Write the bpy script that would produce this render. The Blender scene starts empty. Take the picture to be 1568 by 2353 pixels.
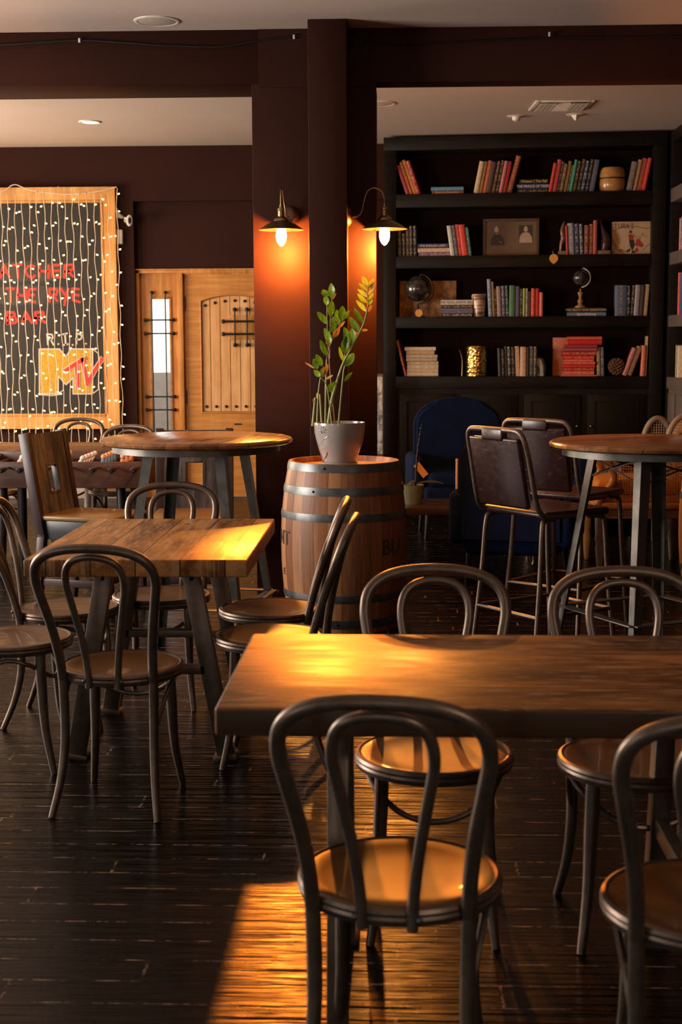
import bpy, bmesh, math, random
from mathutils import Vector, Matrix, Euler
PI = math.pi
R = math.radians
rnd = random.Random(7)
SC = bpy.context.scene
COL = SC.collection

# ---------------------------------------------------------------- camera
F, W, H = 3268.0, 1568.0, 2353.0
PITCH, YAW, ROLL = math.atan(0.1227), math.atan(0.0383), -0.004
EYE = 1.5
cd = bpy.data.cameras.new('camera'); cam = bpy.data.objects.new('camera', cd); COL.objects.link(cam)
CM = Matrix.Rotation(YAW, 3, 'Z') @ Matrix.Rotation(PI/2-PITCH, 3, 'X') @ Matrix.Rotation(ROLL, 3, 'Z')
cam.matrix_world = Matrix.Translation((0, 0, EYE)) @ CM.to_4x4()
cd.sensor_fit = 'VERTICAL'; cd.sensor_height = 36.0; cd.lens = F/H*36.0
cd.clip_start = 0.05; cd.clip_end = 200
cd.dof.use_dof = True; cd.dof.focus_distance = 6.8; cd.dof.aperture_fstop = 5.6
SC.camera = cam
def ray(px, py):
    return CM @ Vector(((px-W/2)/F, -(py-H/2)/F, -1.0))
def at(px, py, Y=None, z=None):          # point of the place seen at a pixel, at depth Y or height z
    d = ray(px, py); o = Vector((0, 0, EYE))
    t = Y/d.y if Y is not None else (z-EYE)/d.z
    return o + d*t
def X(px, py, Y): return at(px, py, Y).x
def Z(px, py, Y): return at(px, py, Y).z

# ---------------------------------------------------------------- mesh builder
class B:
    def __init__(s): s.bm = bmesh.new()
    def _merge(s, t, M=None):
        if M is not None: bmesh.ops.transform(t, matrix=M, verts=t.verts)
        me = bpy.data.meshes.new('t'); t.to_mesh(me); t.free()
        s.bm.from_mesh(me); bpy.data.meshes.remove(me)
    def box(s, c, d, bev=0.0, M=None, seg=2, taper=None):
        t = bmesh.new(); bmesh.ops.create_cube(t, size=1.0)
        for v in t.verts:
            if taper and v.co.z < 0: v.co.x *= taper; v.co.y *= taper
            v.co = Vector((v.co.x*d[0], v.co.y*d[1], v.co.z*d[2]))
        if bev > 0:
            bmesh.ops.bevel(t, geom=list(t.edges), offset=bev, segments=seg, affect='EDGES', profile=0.5)
        T = Matrix.Translation(c)
        s._merge(t, (T if M is None else M @ T))
        return s
    def b2(s, x0, x1, y0, y1, z0, z1, bev=0.0, M=None, seg=2):
        return s.box(((x0+x1)/2, (y0+y1)/2, (z0+z1)/2), (abs(x1-x0), abs(y1-y0), abs(z1-z0)), bev, M, seg)
    def tube(s, pts, rad, seg=10, closed=False, sub=6, caps=True, smooth=True, flat=None):
        P = [Vector(p) for p in pts]; n = len(P)
        Rr = list(rad) if hasattr(rad, '__len__') else [rad]*n
        if smooth and n > 2:
            Q, q = [], []
            rng = n if closed else n-1
            for i in range(rng):
                if closed: a, b, c, d = P[i-1], P[i], P[(i+1) % n], P[(i+2) % n]
                else: a, b, c, d = P[max(i-1, 0)], P[i], P[i+1], P[min(i+2, n-1)]
                r0, r1 = Rr[i], Rr[(i+1) % n]
                for k in range(sub):
                    u = k/sub
                    Q.append(0.5*((2*b)+(c-a)*u+(2*a-5*b+4*c-d)*u*u+(3*b-a-3*c+d)*u**3)); q.append(r0+(r1-r0)*u)
            if not closed: Q.append(P[-1]); q.append(Rr[-1])
            P, Rr = Q, q; n = len(P)
        bm = s.bm; up = None; rings = []
        for i in range(n):
            if closed: t = P[(i+1) % n]-P[i-1]
            else: t = P[min(i+1, n-1)]-P[max(i-1, 0)]
            if t.length < 1e-9: t = Vector((0, 0, 1))
            t.normalize()
            if up is None: up = t.orthogonal().normalized()
            up = (up - t*up.dot(t))
            if up.length < 1e-6: up = t.orthogonal()
            up.normalize(); sd = t.cross(up)
            rings.append([bm.verts.new(P[i]+(up*math.cos(2*PI*k/seg)+sd*math.sin(2*PI*k/seg))*Rr[i]) for k in range(seg)])
        m = n if closed else n-1
        for i in range(m):
            A, C = rings[i], rings[(i+1) % n]
            off = 0
            if closed and i == n-1:
                off = min(range(seg), key=lambda o: (A[0].co-C[o].co).length)
            for k in range(seg):
                bm.faces.new((A[k], A[(k+1) % seg], C[(k+1+off) % seg], C[(k+off) % seg]))
        if caps and not closed:
            bm.faces.new(rings[0][::-1]); bm.faces.new(rings[-1])
        return s
    def lathe(s, prof, seg=32, c=(0, 0, 0), M=None, closed=True):
        bm = bmesh.new(); rings = []
        for r, z in prof:
            if r < 1e-5: rings.append([bm.verts.new((0, 0, z))])
            else: rings.append([bm.verts.new((r*math.cos(2*PI*k/seg), r*math.sin(2*PI*k/seg), z)) for k in range(seg)])
        for A, C in zip(rings, rings[1:]):
            if len(A) == 1 and len(C) == 1: continue
            for k in range(seg):
                k2 = (k+1) % seg
                if len(A) == 1: bm.faces.new((A[0], C[k2], C[k]))
                elif len(C) == 1: bm.faces.new((A[k], A[k2], C[0]))
                else: bm.faces.new((A[k], A[k2], C[k2], C[k]))
        bmesh.ops.recalc_face_normals(bm, faces=bm.faces)
        T = Matrix.Translation(c)
        s._merge(bm, T if M is None else M @ T); return s
    def sphere(s, c, r, seg=16, sc=(1, 1, 1), M=None):
        t = bmesh.new(); bmesh.ops.create_uvsphere(t, u_segments=seg, v_segments=max(6, seg//2), radius=r)
        for v in t.verts: v.co = Vector((v.co.x*sc[0], v.co.y*sc[1], v.co.z*sc[2]))
        T = Matrix.Translation(c)
        s._merge(t, T if M is None else M @ T); return s
    def prism(s, poly, y0, y1):            # polygon in x,z pushed along y
        bm = s.bm
        a = [bm.verts.new((p[0], y0, p[1])) for p in poly]; b = [bm.verts.new((p[0], y1, p[1])) for p in poly]
        n = len(poly)
        bm.faces.new(a); bm.faces.new(b[::-1])
        for i in range(n): bm.faces.new((a[i], b[i], b[(i+1) % n], a[(i+1) % n]))
        return s
    def beam(s, a, b, w, h, bev=0.0, side=(0, 1, 0)):   # bar from a to b, w across, h along side
        a, b = Vector(a), Vector(b); z = (b-a); L = z.length; z.normalize()
        y = Vector(side); y = (y-z*y.dot(z)).normalized(); x = y.cross(z)
        M = Matrix((x, y, z)).transposed().to_4x4(); M.translation = (a+b)/2
        return s.box((0, 0, 0), (w, h, L), bev, M)
    def obj(s, name, m, parent=None, smooth=True, ang=38, recalc=False):
        if recalc: bmesh.ops.recalc_face_normals(s.bm, faces=s.bm.faces)
        me = bpy.data.meshes.new(name); s.bm.to_mesh(me); s.bm.free()
        if smooth:
            me.polygons.foreach_set('use_smooth', [True]*len(me.polygons))
            me.set_sharp_from_angle(angle=R(ang))
        me.materials.append(m)
        o = bpy.data.objects.new(name, me); COL.objects.link(o)
        if parent: o.parent = parent
        return o
def thing(name, label, cat, loc=(0, 0, 0), rz=0.0, group=None):
    o = bpy.data.objects.new(name, None); COL.objects.link(o); o.empty_display_size = 0.05
    o.location = loc; o.rotation_euler = (0, 0, rz); return tag(o, label, cat, group)
def tag(o, label, cat, group=None):
    o['label'] = label; o['category'] = cat
    if group: o['group'] = group
    return o
def struct(o): o['kind'] = 'structure'; return o
KIDS = {}
def dup(root, loc, rz, label, group=None):
    r = root.copy(); COL.objects.link(r); r.location = loc; r.rotation_euler = (0, 0, rz); r['label'] = label
    if group: r['group'] = group
    for ch in [o for o in bpy.data.objects if o.parent == root]:
        c = ch.copy(); COL.objects.link(c); c.parent = r
        for g in [o for o in bpy.data.objects if o.parent == ch]:
            d = g.copy(); COL.objects.link(d); d.parent = c
    return r

# ---------------------------------------------------------------- materials
def newmat(name):
    m = bpy.data.materials.new(name); m.use_nodes = True
    return m, m.node_tree.nodes, m.node_tree.links, m.node_tree.nodes['Principled BSDF']
class N:
    def __init__(s, name):
        s.m, s.n, s.l, s.p = newmat(name)
    def nd(s, t, **k):
        x = s.n.new(t)
        for a, b in k.items(): setattr(x, a, b)
        return x
    def put(s, sock, v):
        if isinstance(v, bpy.types.NodeSocket): s.l.new(v, sock)
        elif v is not None:
            if hasattr(v, '__len__') and len(v) == 3 and sock.type == 'RGBA': v = (*v, 1)
            sock.default_value = v
    def math(s, op, a, b=None, clamp=False):
        x = s.nd('ShaderNodeMath', operation=op, use_clamp=clamp); s.put(x.inputs[0], a)
        if b is not None: s.put(x.inputs[1], b)
        return x.outputs[0]
    def noise(s, vec, scale, detail=4, rough=0.55):
        x = s.nd('ShaderNodeTexNoise'); s.put(x.inputs['Vector'], vec)
        x.inputs['Scale'].default_value = scale; x.inputs['Detail'].default_value = detail; x.inputs['Roughness'].default_value = rough
        return x.outputs['Fac']
    def map(s, vec, sc=(1, 1, 1), loc=(0, 0, 0)):
        x = s.nd('ShaderNodeMapping'); s.put(x.inputs[0], vec); x.inputs['Scale'].default_value = sc; x.inputs['Location'].default_value = loc
        return x.outputs[0]
    def ramp(s, f, stops, interp='LINEAR'):
        x = s.nd('ShaderNodeValToRGB'); s.put(x.inputs[0], f); r = x.color_ramp; r.interpolation = interp
        while len(r.elements) < len(stops): r.elements.new(0.5)
        for e, (p, c) in zip(r.elements, stops):
            e.position = p; e.color = (*c, 1) if len(c) == 3 else c
        return x.outputs[0]
    def mix(s, f, a, b, mode='MIX'):
        x = s.nd('ShaderNodeMix', data_type='RGBA', blend_type=mode)
        s.put(x.inputs[0], f); s.put(x.inputs[6], a); s.put(x.inputs[7], b); return x.outputs[2]
    def obj(s):
        return s.nd('ShaderNodeTexCoord').outputs['Object']
    def sep(s, v):
        x = s.nd('ShaderNodeSeparateXYZ'); s.put(x.inputs[0], v); return x.outputs
    def comb(s, a, b, c):
        x = s.nd('ShaderNodeCombineXYZ')
        for i, v in enumerate((a, b, c)): s.put(x.inputs[i], v)
        return x.outputs[0]
    def rnd(s, v):
        x = s.nd('ShaderNodeTexWhiteNoise', noise_dimensions='1D'); s.put(x.inputs['W'], v); return x.outputs['Value']
    def bump(s, h, st=0.3, dist=0.01):
        x = s.nd('ShaderNodeBump'); s.put(x.inputs['Height'], h); x.inputs['Strength'].default_value = st
        x.inputs['Distance'].default_value = dist; s.l.new(x.outputs[0], s.p.inputs['Normal'])
    def set(s, **k):
        for a, v in k.items():
            s.put(s.p.inputs[{'col': 'Base Color', 'rough': 'Roughness', 'metal': 'Metallic', 'spec': 'Specular IOR Level',
                              'em': 'Emission Color', 'es': 'Emission Strength', 'coat': 'Coat Weight', 'crough': 'Coat Roughness',
                              'trans': 'Transmission Weight', 'alpha': 'Alpha', 'sheen': 'Sheen Weight', 'sss': 'Subsurface Weight'}[a]], v)
        return s
MC = {}
def plain(name, col, rough=0.5, metal=0.0, var=0.12, scale=18.0, bump=0.05, **k):
    if name in MC: return MC[name]
    a = N(name); o = a.obj(); f = a.noise(o, scale, 5)
    lo = tuple(c*(1-var) for c in col); hi = tuple(min(1, c*(1+var)) for c in col)
    a.set(col=a.ramp(f, [(0.3, lo), (0.7, hi)]), metal=metal, **k)
    a.set(rough=a.math('ADD', a.math('MULTIPLY', f, 0.16), rough-0.08))
    if bump: a.bump(a.noise(o, scale*4, 3), bump, 0.004)
    MC[name] = a.m; return a.m
def glow(name, col, st):
    a = N(name); a.set(col=col, em=col, es=st); return a.m

def wood(name, cols, plank=0.12, axis='X', rough=0.4, seam=0.004, seamcol=(0.02, 0.012, 0.008), grain=1.0, bump=0.25,
         knots=False, pale=None, planklen=None, coat=0.0, spec=0.35):
    """boards running along axis, each with a tone of its own"""
    a = N(name); o = a.obj(); s = a.sep(o)
    u, v = (s[0], s[1]) if axis == 'X' else (s[1], s[0])
    w = s[2]
    if axis == 'Z': u, v, w = s[2], s[0], s[1]
    idx = a.math('FLOOR', a.math('DIVIDE', v, plank)); r1 = a.rnd(idx)
    fr = a.math('SUBTRACT', a.math('DIVIDE', v, plank), idx)
    shift = a.math('MULTIPLY', r1, 7.3)
    g = a.comb(a.math('ADD', a.math('MULTIPLY', u, 1.3), shift), a.math('MULTIPLY', v, 16.0), a.math('MULTIPLY', w, 16.0))
    n1 = a.noise(g, 1.6*grain, 6, 0.62)
    g2 = a.comb(a.math('ADD', a.math('MULTIPLY', u, 6.0), shift), a.math('MULTIPLY', v, 150.0), a.math('MULTIPLY', w, 150.0))
    n2 = a.noise(g2, 1.0*grain, 3, 0.6)
    big = a.noise(a.comb(a.math('MULTIPLY', u, 2.2), a.math('MULTIPLY', v, 5.0), shift), 1.5, 4, 0.6)
    f = a.math('ADD', a.math('ADD', a.math('MULTIPLY', n1, 0.5), a.math('MULTIPLY', big, 0.35)), a.math('ADD', a.math('MULTIPLY', r1, 0.16), a.math('MULTIPLY', n2, 0.14)))
    c = a.ramp(f, [(0.46, cols[0]), (0.575, cols[1]), (0.69, cols[2])])
    if pale:
        pm = a.ramp(a.noise(a.comb(a.math('MULTIPLY', u, 5.0), a.math('MULTIPLY', v, 34.0), shift), 2.0, 7, 0.7), [(0.53, (0, 0, 0)), (0.60, (1, 1, 1))])
        c = a.mix(a.math('MULTIPLY', pm, 0.6), c, pale)
    if knots:
        kv = a.nd('ShaderNodeTexVoronoi'); a.put(kv.inputs['Vector'], a.comb(a.math('MULTIPLY', u, 2.4), a.math('MULTIPLY', v, 5.0), shift)); kv.inputs['Scale'].default_value = 1.3
        km = a.ramp(kv.outputs['Distance'], [(0.035, (1, 1, 1)), (0.075, (0, 0, 0))])
        c = a.mix(a.math('MULTIPLY', km, 0.85), c, (0.02, 0.01, 0.006))
    sm = a.math('LESS_THAN', a.math('ABSOLUTE', a.math('SUBTRACT', fr, 0.5)), 0.5-seam/plank)
    if planklen:
        uu = a.math('DIVIDE', a.math('ADD', u, a.math('MULTIPLY', r1, 5.0)), planklen)
        fu = a.math('FRACT', uu)
        sm = a.math('MULTIPLY', sm, a.math('GREATER_THAN', fu, seam*1.2/planklen))
    c = a.mix(sm, seamcol, c)
    a.set(col=c, coat=coat, crough=0.25, spec=spec)
    a.set(rough=a.math('ADD', a.math('ADD', a.math('MULTIPLY', n1, 0.25), a.math('MULTIPLY', a.math('SUBTRACT', big, 0.5), 0.5)), rough-0.12))
    a.bump(a.math('ADD', a.math('MULTIPLY', sm, 0.6), a.math('MULTIPLY', n2, 0.5)), bump, 0.004)
    return a.m

M = {}
M['wall'] = plain('aubergine paint', (0.034, 0.0100, 0.0062), 0.6, var=0.10, scale=3.0, bump=0.12, spec=0.12)
M['ceil'] = plain('ceiling paint', (0.50, 0.405, 0.35), 0.85, var=0.03, scale=2.0, bump=0.03)
M['metal'] = plain('gunmetal', (0.19, 0.138, 0.105), 0.40, 0.78, var=0.18, scale=30)
M['steel'] = plain('raw steel', (0.15, 0.14, 0.125), 0.42, 0.8, var=0.3, scale=12)
M['hoop'] = plain('barrel hoop steel', (0.14, 0.15, 0.15), 0.42, 0.8, var=0.25, scale=20)
M['seat'] = plain('brown seat', (0.15, 0.060, 0.014), 0.40, 0.0, var=0.12, scale=9, bump=0.03, coat=0.15)
M['leather'] = None
a = N('aubergine leather'); o_ = a.obj()
sc_ = a.noise(a.map(o_, (9, 22, 14)), 3.0, 8, 0.75)
a.set(col=a.ramp(sc_, [(0.50, (0.034, 0.011, 0.010)), (0.60, (0.048, 0.017, 0.015)), (0.72, (0.17, 0.095, 0.075))]), rough=a.ramp(sc_, [(0.3, (0.22,)*3), (0.7, (0.42,)*3)]))
a.bump(sc_, 0.08, 0.003); M['leather'] = a.m
M['brass'] = plain('brass', (0.62, 0.40, 0.14), 0.26, 1.0, var=0.2, scale=25)
M['agedbrass'] = plain('aged brass', (0.34, 0.25, 0.13), 0.34, 1.0, var=0.25, scale=30)
M['shade'] = plain('bronze shade', (0.20, 0.135, 0.085), 0.4, 0.9, var=0.2, scale=20)
M['black'] = plain('black iron', (0.022, 0.020, 0.020), 0.42, 0.5)
M['white'] = plain('white plastic', (0.68, 0.64, 0.58), 0.45)
M['ceramic'] = plain('glazed white ceramic', (0.37, 0.34, 0.32), 0.14, var=0.03, scale=4, bump=0.0, coat=0.4)
M['blackwood'] = wood('black stained wood', ((0.0045, 0.0026, 0.002), (0.008, 0.005, 0.004), (0.014, 0.009, 0.007)), plank=0.4, axis='X', rough=0.5, seam=0.0, bump=0.2, spec=0.15)
M['inside'] = plain('oxblood shelf back', (0.0075, 0.0018, 0.0012), 0.8, spec=0.1)
M['table'] = wood('reclaimed table boards', ((0.17, 0.064, 0.014), (0.46, 0.20, 0.050), (0.66, 0.34, 0.115)), plank=0.152, axis='Y', rough=0.42, knots=True, pale=(0.60, 0.36, 0.19), seam=0.0025, seamcol=(0.05, 0.025, 0.012))
M['tablex'] = wood('reclaimed long boards', cols=((0.080, 0.027, 0.005), (0.25, 0.095, 0.018), (0.45, 0.195, 0.050)), plank=0.182, axis='X', rough=0.40, knots=True, pale=(0.55, 0.31, 0.16), seam=0.0025, seamcol=(0.05, 0.025, 0.012))
M['round'] = wood('varnished round top', ((0.22, 0.085, 0.028), (0.34, 0.145, 0.050), (0.44, 0.20, 0.075)), plank=0.11, axis='X', rough=0.20, seam=0.001, coat=0.4)
M['oak'] = wood('honey oak door', ((0.50, 0.20, 0.040), (0.66, 0.29, 0.070), (0.78, 0.40, 0.13)), plank=0.6, axis='Z', rough=0.42, seam=0.0, bump=0.06)
M['oakh'] = wood('honey oak rail', ((0.50, 0.20, 0.040), (0.66, 0.29, 0.070), (0.78, 0.40, 0.13)), plank=0.6, axis='X', rough=0.42, seam=0.0, bump=0.06)
M['oakpale'] = wood('pale oak planks', ((0.66, 0.33, 0.12), (0.80, 0.45, 0.19), (0.88, 0.55, 0.26)), plank=0.09, axis='Z', rough=0.42, seam=0.0, bump=0.06)
M['gold'] = wood('golden pine frame', ((0.52, 0.24, 0.05), (0.66, 0.33, 0.085), (0.78, 0.44, 0.14)), plank=0.5, axis='Z', rough=0.35, seam=0.0, bump=0.05)
M['stave'] = None
a = N('barrel oak'); o_ = a.obj(); s_ = a.sep(o_)
an = a.math('ARCTAN2', s_[1], s_[0]); k_ = a.math('MULTIPLY', an, 28/(2*PI)); id_ = a.math('FLOOR', k_); fr_ = a.math('FRACT', k_); r_ = a.rnd(id_)
g_ = a.noise(a.comb(a.math('MULTIPLY', an, 9.0), a.math('MULTIPLY', r_, 9), a.math('MULTIPLY', s_[2], 1.6)), 3.0, 6, 0.6)
dk = a.noise(a.map(o_, (3, 3, 1.2)), 2.0, 4, 0.6)
c_ = a.ramp(a.math('ADD', a.math('MULTIPLY', g_, 0.62), a.math('MULTIPLY', r_, 0.42)), [(0.32, (0.17, 0.055, 0.016)), (0.52, (0.30, 0.118, 0.040)), (0.72, (0.47, 0.225, 0.090))])
c_ = a.mix(a.ramp(dk, [(0.56, (0, 0, 0)), (0.72, (0.4,)*3)]), c_, (0.16, 0.08, 0.045))
sm_ = a.math('LESS_THAN', a.math('ABSOLUTE', a.math('SUBTRACT', fr_, 0.5)), 0.485)
a.set(col=a.mix(sm_, (0.07, 0.03, 0.015), c_), rough=0.48)
a.bump(a.math('ADD', a.math('MULTIPLY', sm_, 0.7), a.math('MULTIPLY', g_, 0.4)), 0.2, 0.004); M['stave'] = a.m

# floor: dark hand scraped boards running left to right, pale worn seams
a = N('dark scraped floorboards'); o_ = a.obj(); s_ = a.sep(o_); pw = 0.113
v_ = a.math('DIVIDE', s_[1], pw); id_ = a.math('FLOOR', v_); fr_ = a.math('FRACT', v_); r_ = a.rnd(id_)
uu = a.math('DIVIDE', a.math('ADD', s_[0], a.math('MULTIPLY', r_, 6.0)), 1.15); fu = a.math('FRACT', uu); iu = a.math('FLOOR', uu)
r2 = a.rnd(a.math('ADD', a.math('MULTIPLY', iu, 17.3), a.math('MULTIPLY', id_, 3.1)))
g_ = a.noise(a.comb(a.math('ADD', a.math('MULTIPLY', s_[0], 1.0), a.math('MULTIPLY', r2, 9)), a.math('MULTIPLY', s_[1], 26.0), 0), 1.5, 6, 0.6)
c_ = a.ramp(a.math('ADD', a.math('MULTIPLY', g_, 0.7), a.math('MULTIPLY', r2, 0.35)), [(0.3, (0.0016, 0.0007, 0.0004)), (0.6, (0.0042, 0.0019, 0.0011)), (0.85, (0.012, 0.0055, 0.003))])
wn = a.noise(a.comb(a.math('MULTIPLY', s_[0], 5.0), a.math('MULTIPLY', s_[1], 5.0), 0), 2.0, 6, 0.75)
seam = a.math('GREATER_THAN', a.math('ABSOLUTE', a.math('SUBTRACT', fr_, 0.5)), 0.482)
jag = a.math('ADD', fu, a.math('MULTIPLY', a.math('SUBTRACT', a.noise(a.map(o_, (30, 60, 1)), 2.0, 3), 0.5), 0.02))
seam2 = a.math('LESS_THAN', a.math('ABSOLUTE', a.math('SUBTRACT', jag, 0.5)), 0.0022)
sm_ = a.math('MAXIMUM', seam, seam2)
worn = a.ramp(wn, [(0.485, (0, 0, 0)), (0.58, (1, 1, 1))])
fl = a.noise(a.comb(a.math('MULTIPLY', s_[0], 14.0), a.math('MULTIPLY', s_[1], 120.0), 0), 1.6, 5, 0.7)
fleck = a.math('MULTIPLY', a.ramp(fl, [(0.70, (0, 0, 0)), (0.74, (1, 1, 1))]), a.ramp(a.noise(a.map(o_, (1.3, 1.3, 1)), 1.6, 3), [(0.45, (0.05,)*3), (0.62, (1, 1, 1))]))
c_ = a.mix(sm_, c_, a.mix(worn, (0.010, 0.005, 0.004), (0.38, 0.26, 0.19)))
c_ = a.mix(a.math('MULTIPLY', fleck, 0.8), c_, (0.24, 0.16, 0.115))
rip = a.noise(a.comb(a.math('MULTIPLY', s_[0], 2.2), a.math('MULTIPLY', s_[1], 46.0), r_), 1.0, 2, 0.5)
dust = a.noise(a.map(o_, (2.5, 2.5, 1)), 1.4, 5, 0.65)
a.set(col=c_, rough=a.math('ADD', a.math('MULTIPLY', dust, 0.24), 0.14), spec=0.2)
a.bump(a.math('SUBTRACT', a.math('ADD', a.math('MULTIPLY', rip, 1.0), a.math('MULTIPLY', g_, 0.15)), a.math('MULTIPLY', sm_, 0.4)), 0.75, 0.012)
M['floor'] = a.m

# ---------------------------------------------------------------- the room
XL, XR, YF, YB, CH = -5.0, 2.75, -3.0, 13.34, 3.25
struct(B().b2(XL-0.2, XR+0.2, YF-0.2, YB+2.5, -0.12, 0).obj('floor', M['floor'], smooth=False))
struct(B().b2(XL-0.2, XR+0.2, YF-0.2, YB+0.2, CH, CH+0.12).obj('ceiling', M['ceil'], smooth=False))
# left wall with three tall windows (the daylight of the room)
WINS = [(-1.6, 1.2), (5.0, 7.4), (9.9, 12.4)]
b = B(); prev = YF-0.2
for y0, y1 in WINS:
    b.b2(XL-0.2, XL, prev, y0, 0, CH); b.b2(XL-0.2, XL, y0, y1, 0, 0.75); b.b2(XL-0.2, XL, y0, y1, 2.55, CH); prev = y1
b.b2(XL-0.2, XL, prev, YB+0.2, 0, CH)
struct(b.obj('wall_left', M['wall'], smooth=False))
for i, (y0, y1) in enumerate(WINS):
    f = B()
    for q in (y0+0.03, (y0+y1)/2, y1-0.03): f.b2(XL-0.12, XL-0.06, q-0.025, q+0.025, 0.75, 2.55)
    for q in (0.78, 2.52): f.b2(XL-0.12, XL-0.06, y0, y1, q-0.03, q+0.03)
    struct(f.obj('window_%d' % (i+2), M['blackwood'], smooth=False))
struct(B().b2(XR, XR+0.2, YF-0.2, YB+0.2, 0, CH).obj('wall_right', M['wall'], smooth=False))
b = B(); b.b2(XL, -1.45, YF-0.2, YF, 0, CH); b.b2(-0.75, XR, YF-0.2, YF, 0, CH); b.b2(-1.45, -0.75, YF-0.2, YF, 0, 0.6); b.b2(-1.45, -0.75, YF-0.2, YF, 2.5, CH)
struct(b.obj('wall_front', M['wall'], smooth=False))
f = B()  # unseen window added behind the camera for highlights on the chair tubes
for q in (-1.43, -0.77): f.b2(q-0.025, q+0.025, YF-0.12, YF-0.06, 0.6, 2.5)
for q in (0.63, 2.47): f.b2(-1.45, -0.75, YF-0.12, YF-0.06, q-0.03, q+0.03)
struct(f.obj('window_6', M['blackwood'], smooth=False))

# back wall: proud face left and above, shallow niche with the doorway
NX = X(309, 600, YB-0.06)             # left edge of the niche
NZ = Z(400, 462, YB-0.06)
DXL = X(317, 640, YB)                 # door set
DXR = X(425, 640, YB)+0.98
DZ = Z(450, 619, YB)
b = B()
b.b2(XL, DXL, YB, YB+0.2, 0, CH); b.b2(DXR, XR, YB, YB+0.2, 0, CH); b.b2(DXL, DXR, YB, YB+0.2, DZ, CH)
b.b2(XL, NX, YB-0.07, YB, 0, CH); b.b2(NX, 0.2, YB-0.07, YB, NZ, CH)
struct(b.obj('wall_back', M['wall'], smooth=False))
struct(B().b2(XL, NX, YB-0.095, YB-0.07, 0, 0.12, 0.004).obj('baseboard_back', plain('pale baseboard', (0.5, 0.42, 0.38), 0.4)))

# beam and column
BZ = Z(300, 196, 8.38)
CX0, CX1 = X(584, 700, 8.38), X(865, 700, 8.38)
PYF = 8.13
PX0, PX1 = X(711, 700, PYF), X(799, 700, PYF)
struct(B().b2(XL, CX0+0.1, 8.38, 8.83, BZ, CH, 0.006).obj('trim_1', M['wall']))
struct(B().b2(CX1-0.1, XR, 8.38, 8.56, BZ, CH, 0.006).obj('trim_2', M['wall']))
b = B(); b.b2(CX0, CX1, 8.38, 8.84, 0, BZ+0.001, 0.004); b.b2(CX0+0.04, CX1-0.04, 8.375, 8.82, BZ-0.02, CH)
struct(b.obj('column', M['wall']))
struct(B().b2(PX0, PX1, PYF, 8.40, 0, CH, 0.006).obj('pilaster', M['wall']))

# ---- doorway: frame, sidelight, plank door
yd = YB+0.02
def dx(px): return X(px, 800, yd)
def dz(py): return Z(450, py, yd)
root = struct(bpy.data.objects.new('door_1', None)); COL.objects.link(root)
root.location = ((dx(425)+DXR)/2, yd, 0); rx0 = root.location.x
def L(x): return x-rx0
JL, ML, MR = dx(317), dx(411), dx(424)
b = B()
b.b2(L(JL), L(dx(325)), -0.045, 0.12, 0, dz(619), 0.004)
b.b2(L(ML), L(MR), -0.045, 0.12, 0, dz(627), 0.006)
b.b2(L(DXR)-0.05, L(DXR), -0.045, 0.12, 0, dz(619), 0.004)
b.b2(L(JL), L(DXR), -0.045, 0.12, dz(628), dz(619), 0.004)
b.b2(L(JL)-0.02, L(DXR)+0.02, -0.06, -0.02, dz(621), dz(618))
b.b2(L(MR)-0.01, L(DXR), 0.062, 0.10, dz(640), dz(619)); b.b2(L(MR)-0.01, L(MR)+0.03, 0.062, 0.10, 0, dz(619)); b.b2(L(MR), L(DXR), -0.02, 0.06, dz(631.5), dz(628))
b.obj('door_frame', M['oak'], root)
b = B(); z_top = dz(628); sgl, sgr, sgt = dx(348), dx(392), dz(687)
b.b2(L(dx(325)), L(sgl)-0.012, 0.0, 0.06, 0, z_top); b.b2(L(sgr)+0.012, L(ML), 0.0, 0.06, 0, z_top)
b.b2(L(sgl)-0.012, L(sgr)+0.012, 0.0, 0.06, sgt+0.012, z_top); b.b2(L(sgl)-0.012, L(sgr)+0.012, 0.0, 0.06, 0, 0.25)
b.obj('sidelight_panel', M['oak'], root, smooth=False)
b = B()
for q in (sgl-0.006, sgr+0.006): b.b2(L(q)-0.010, L(q)+0.010, -0.012, 0.05, 0.25, sgt+0.012, 0.003)
b.b2(L(sgl)-0.012, L(sgr)+0.012, -0.012, 0.05, sgt, sgt+0.02, 0.003)
b.obj('glazing_bead', M['oakh'], root)
g = N('fluted glass'); go = g.obj(); gs = g.sep(go)
g.set(col=(0.92, 0.95, 0.95), trans=1.0, rough=0.06); g.p.inputs['IOR'].default_value = 1.05
g.bump(g.math('SINE', g.math('MULTIPLY', gs[0], 520.0)), 0.10, 0.002)
B().b2(L(sgl), L(sgr), 0.02, 0.026, 0.25, sgt).obj('window_glass', g.m, root, smooth=False)
for px in (352, 383):
    q = L(dx(px)); B().tube([(q, -0.03, 0.3), (q, -0.03, dz(672))], 0.007, 8, smooth=False).sphere((q, -0.022, dz(672)), 0.017, 12).obj('iron_bar', M['black'], root)
for py in (735, 766, 911, 941):
    q0, q1 = L(dx(336)), L(dx(401)); z_ = dz(py)
    B().tube([(q0, -0.035, z_), (q0+0.05, -0.035, z_), (q1-0.05, -0.035, z_), (q1, -0.035, z_)], [0.011, 0.007, 0.007, 0.011], 8, smooth=False).sphere((q0, -0.024, z_), 0.018, 12).sphere((q1, -0.024, z_), 0.018, 12).obj('iron_bar', M['black'], root)
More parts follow.
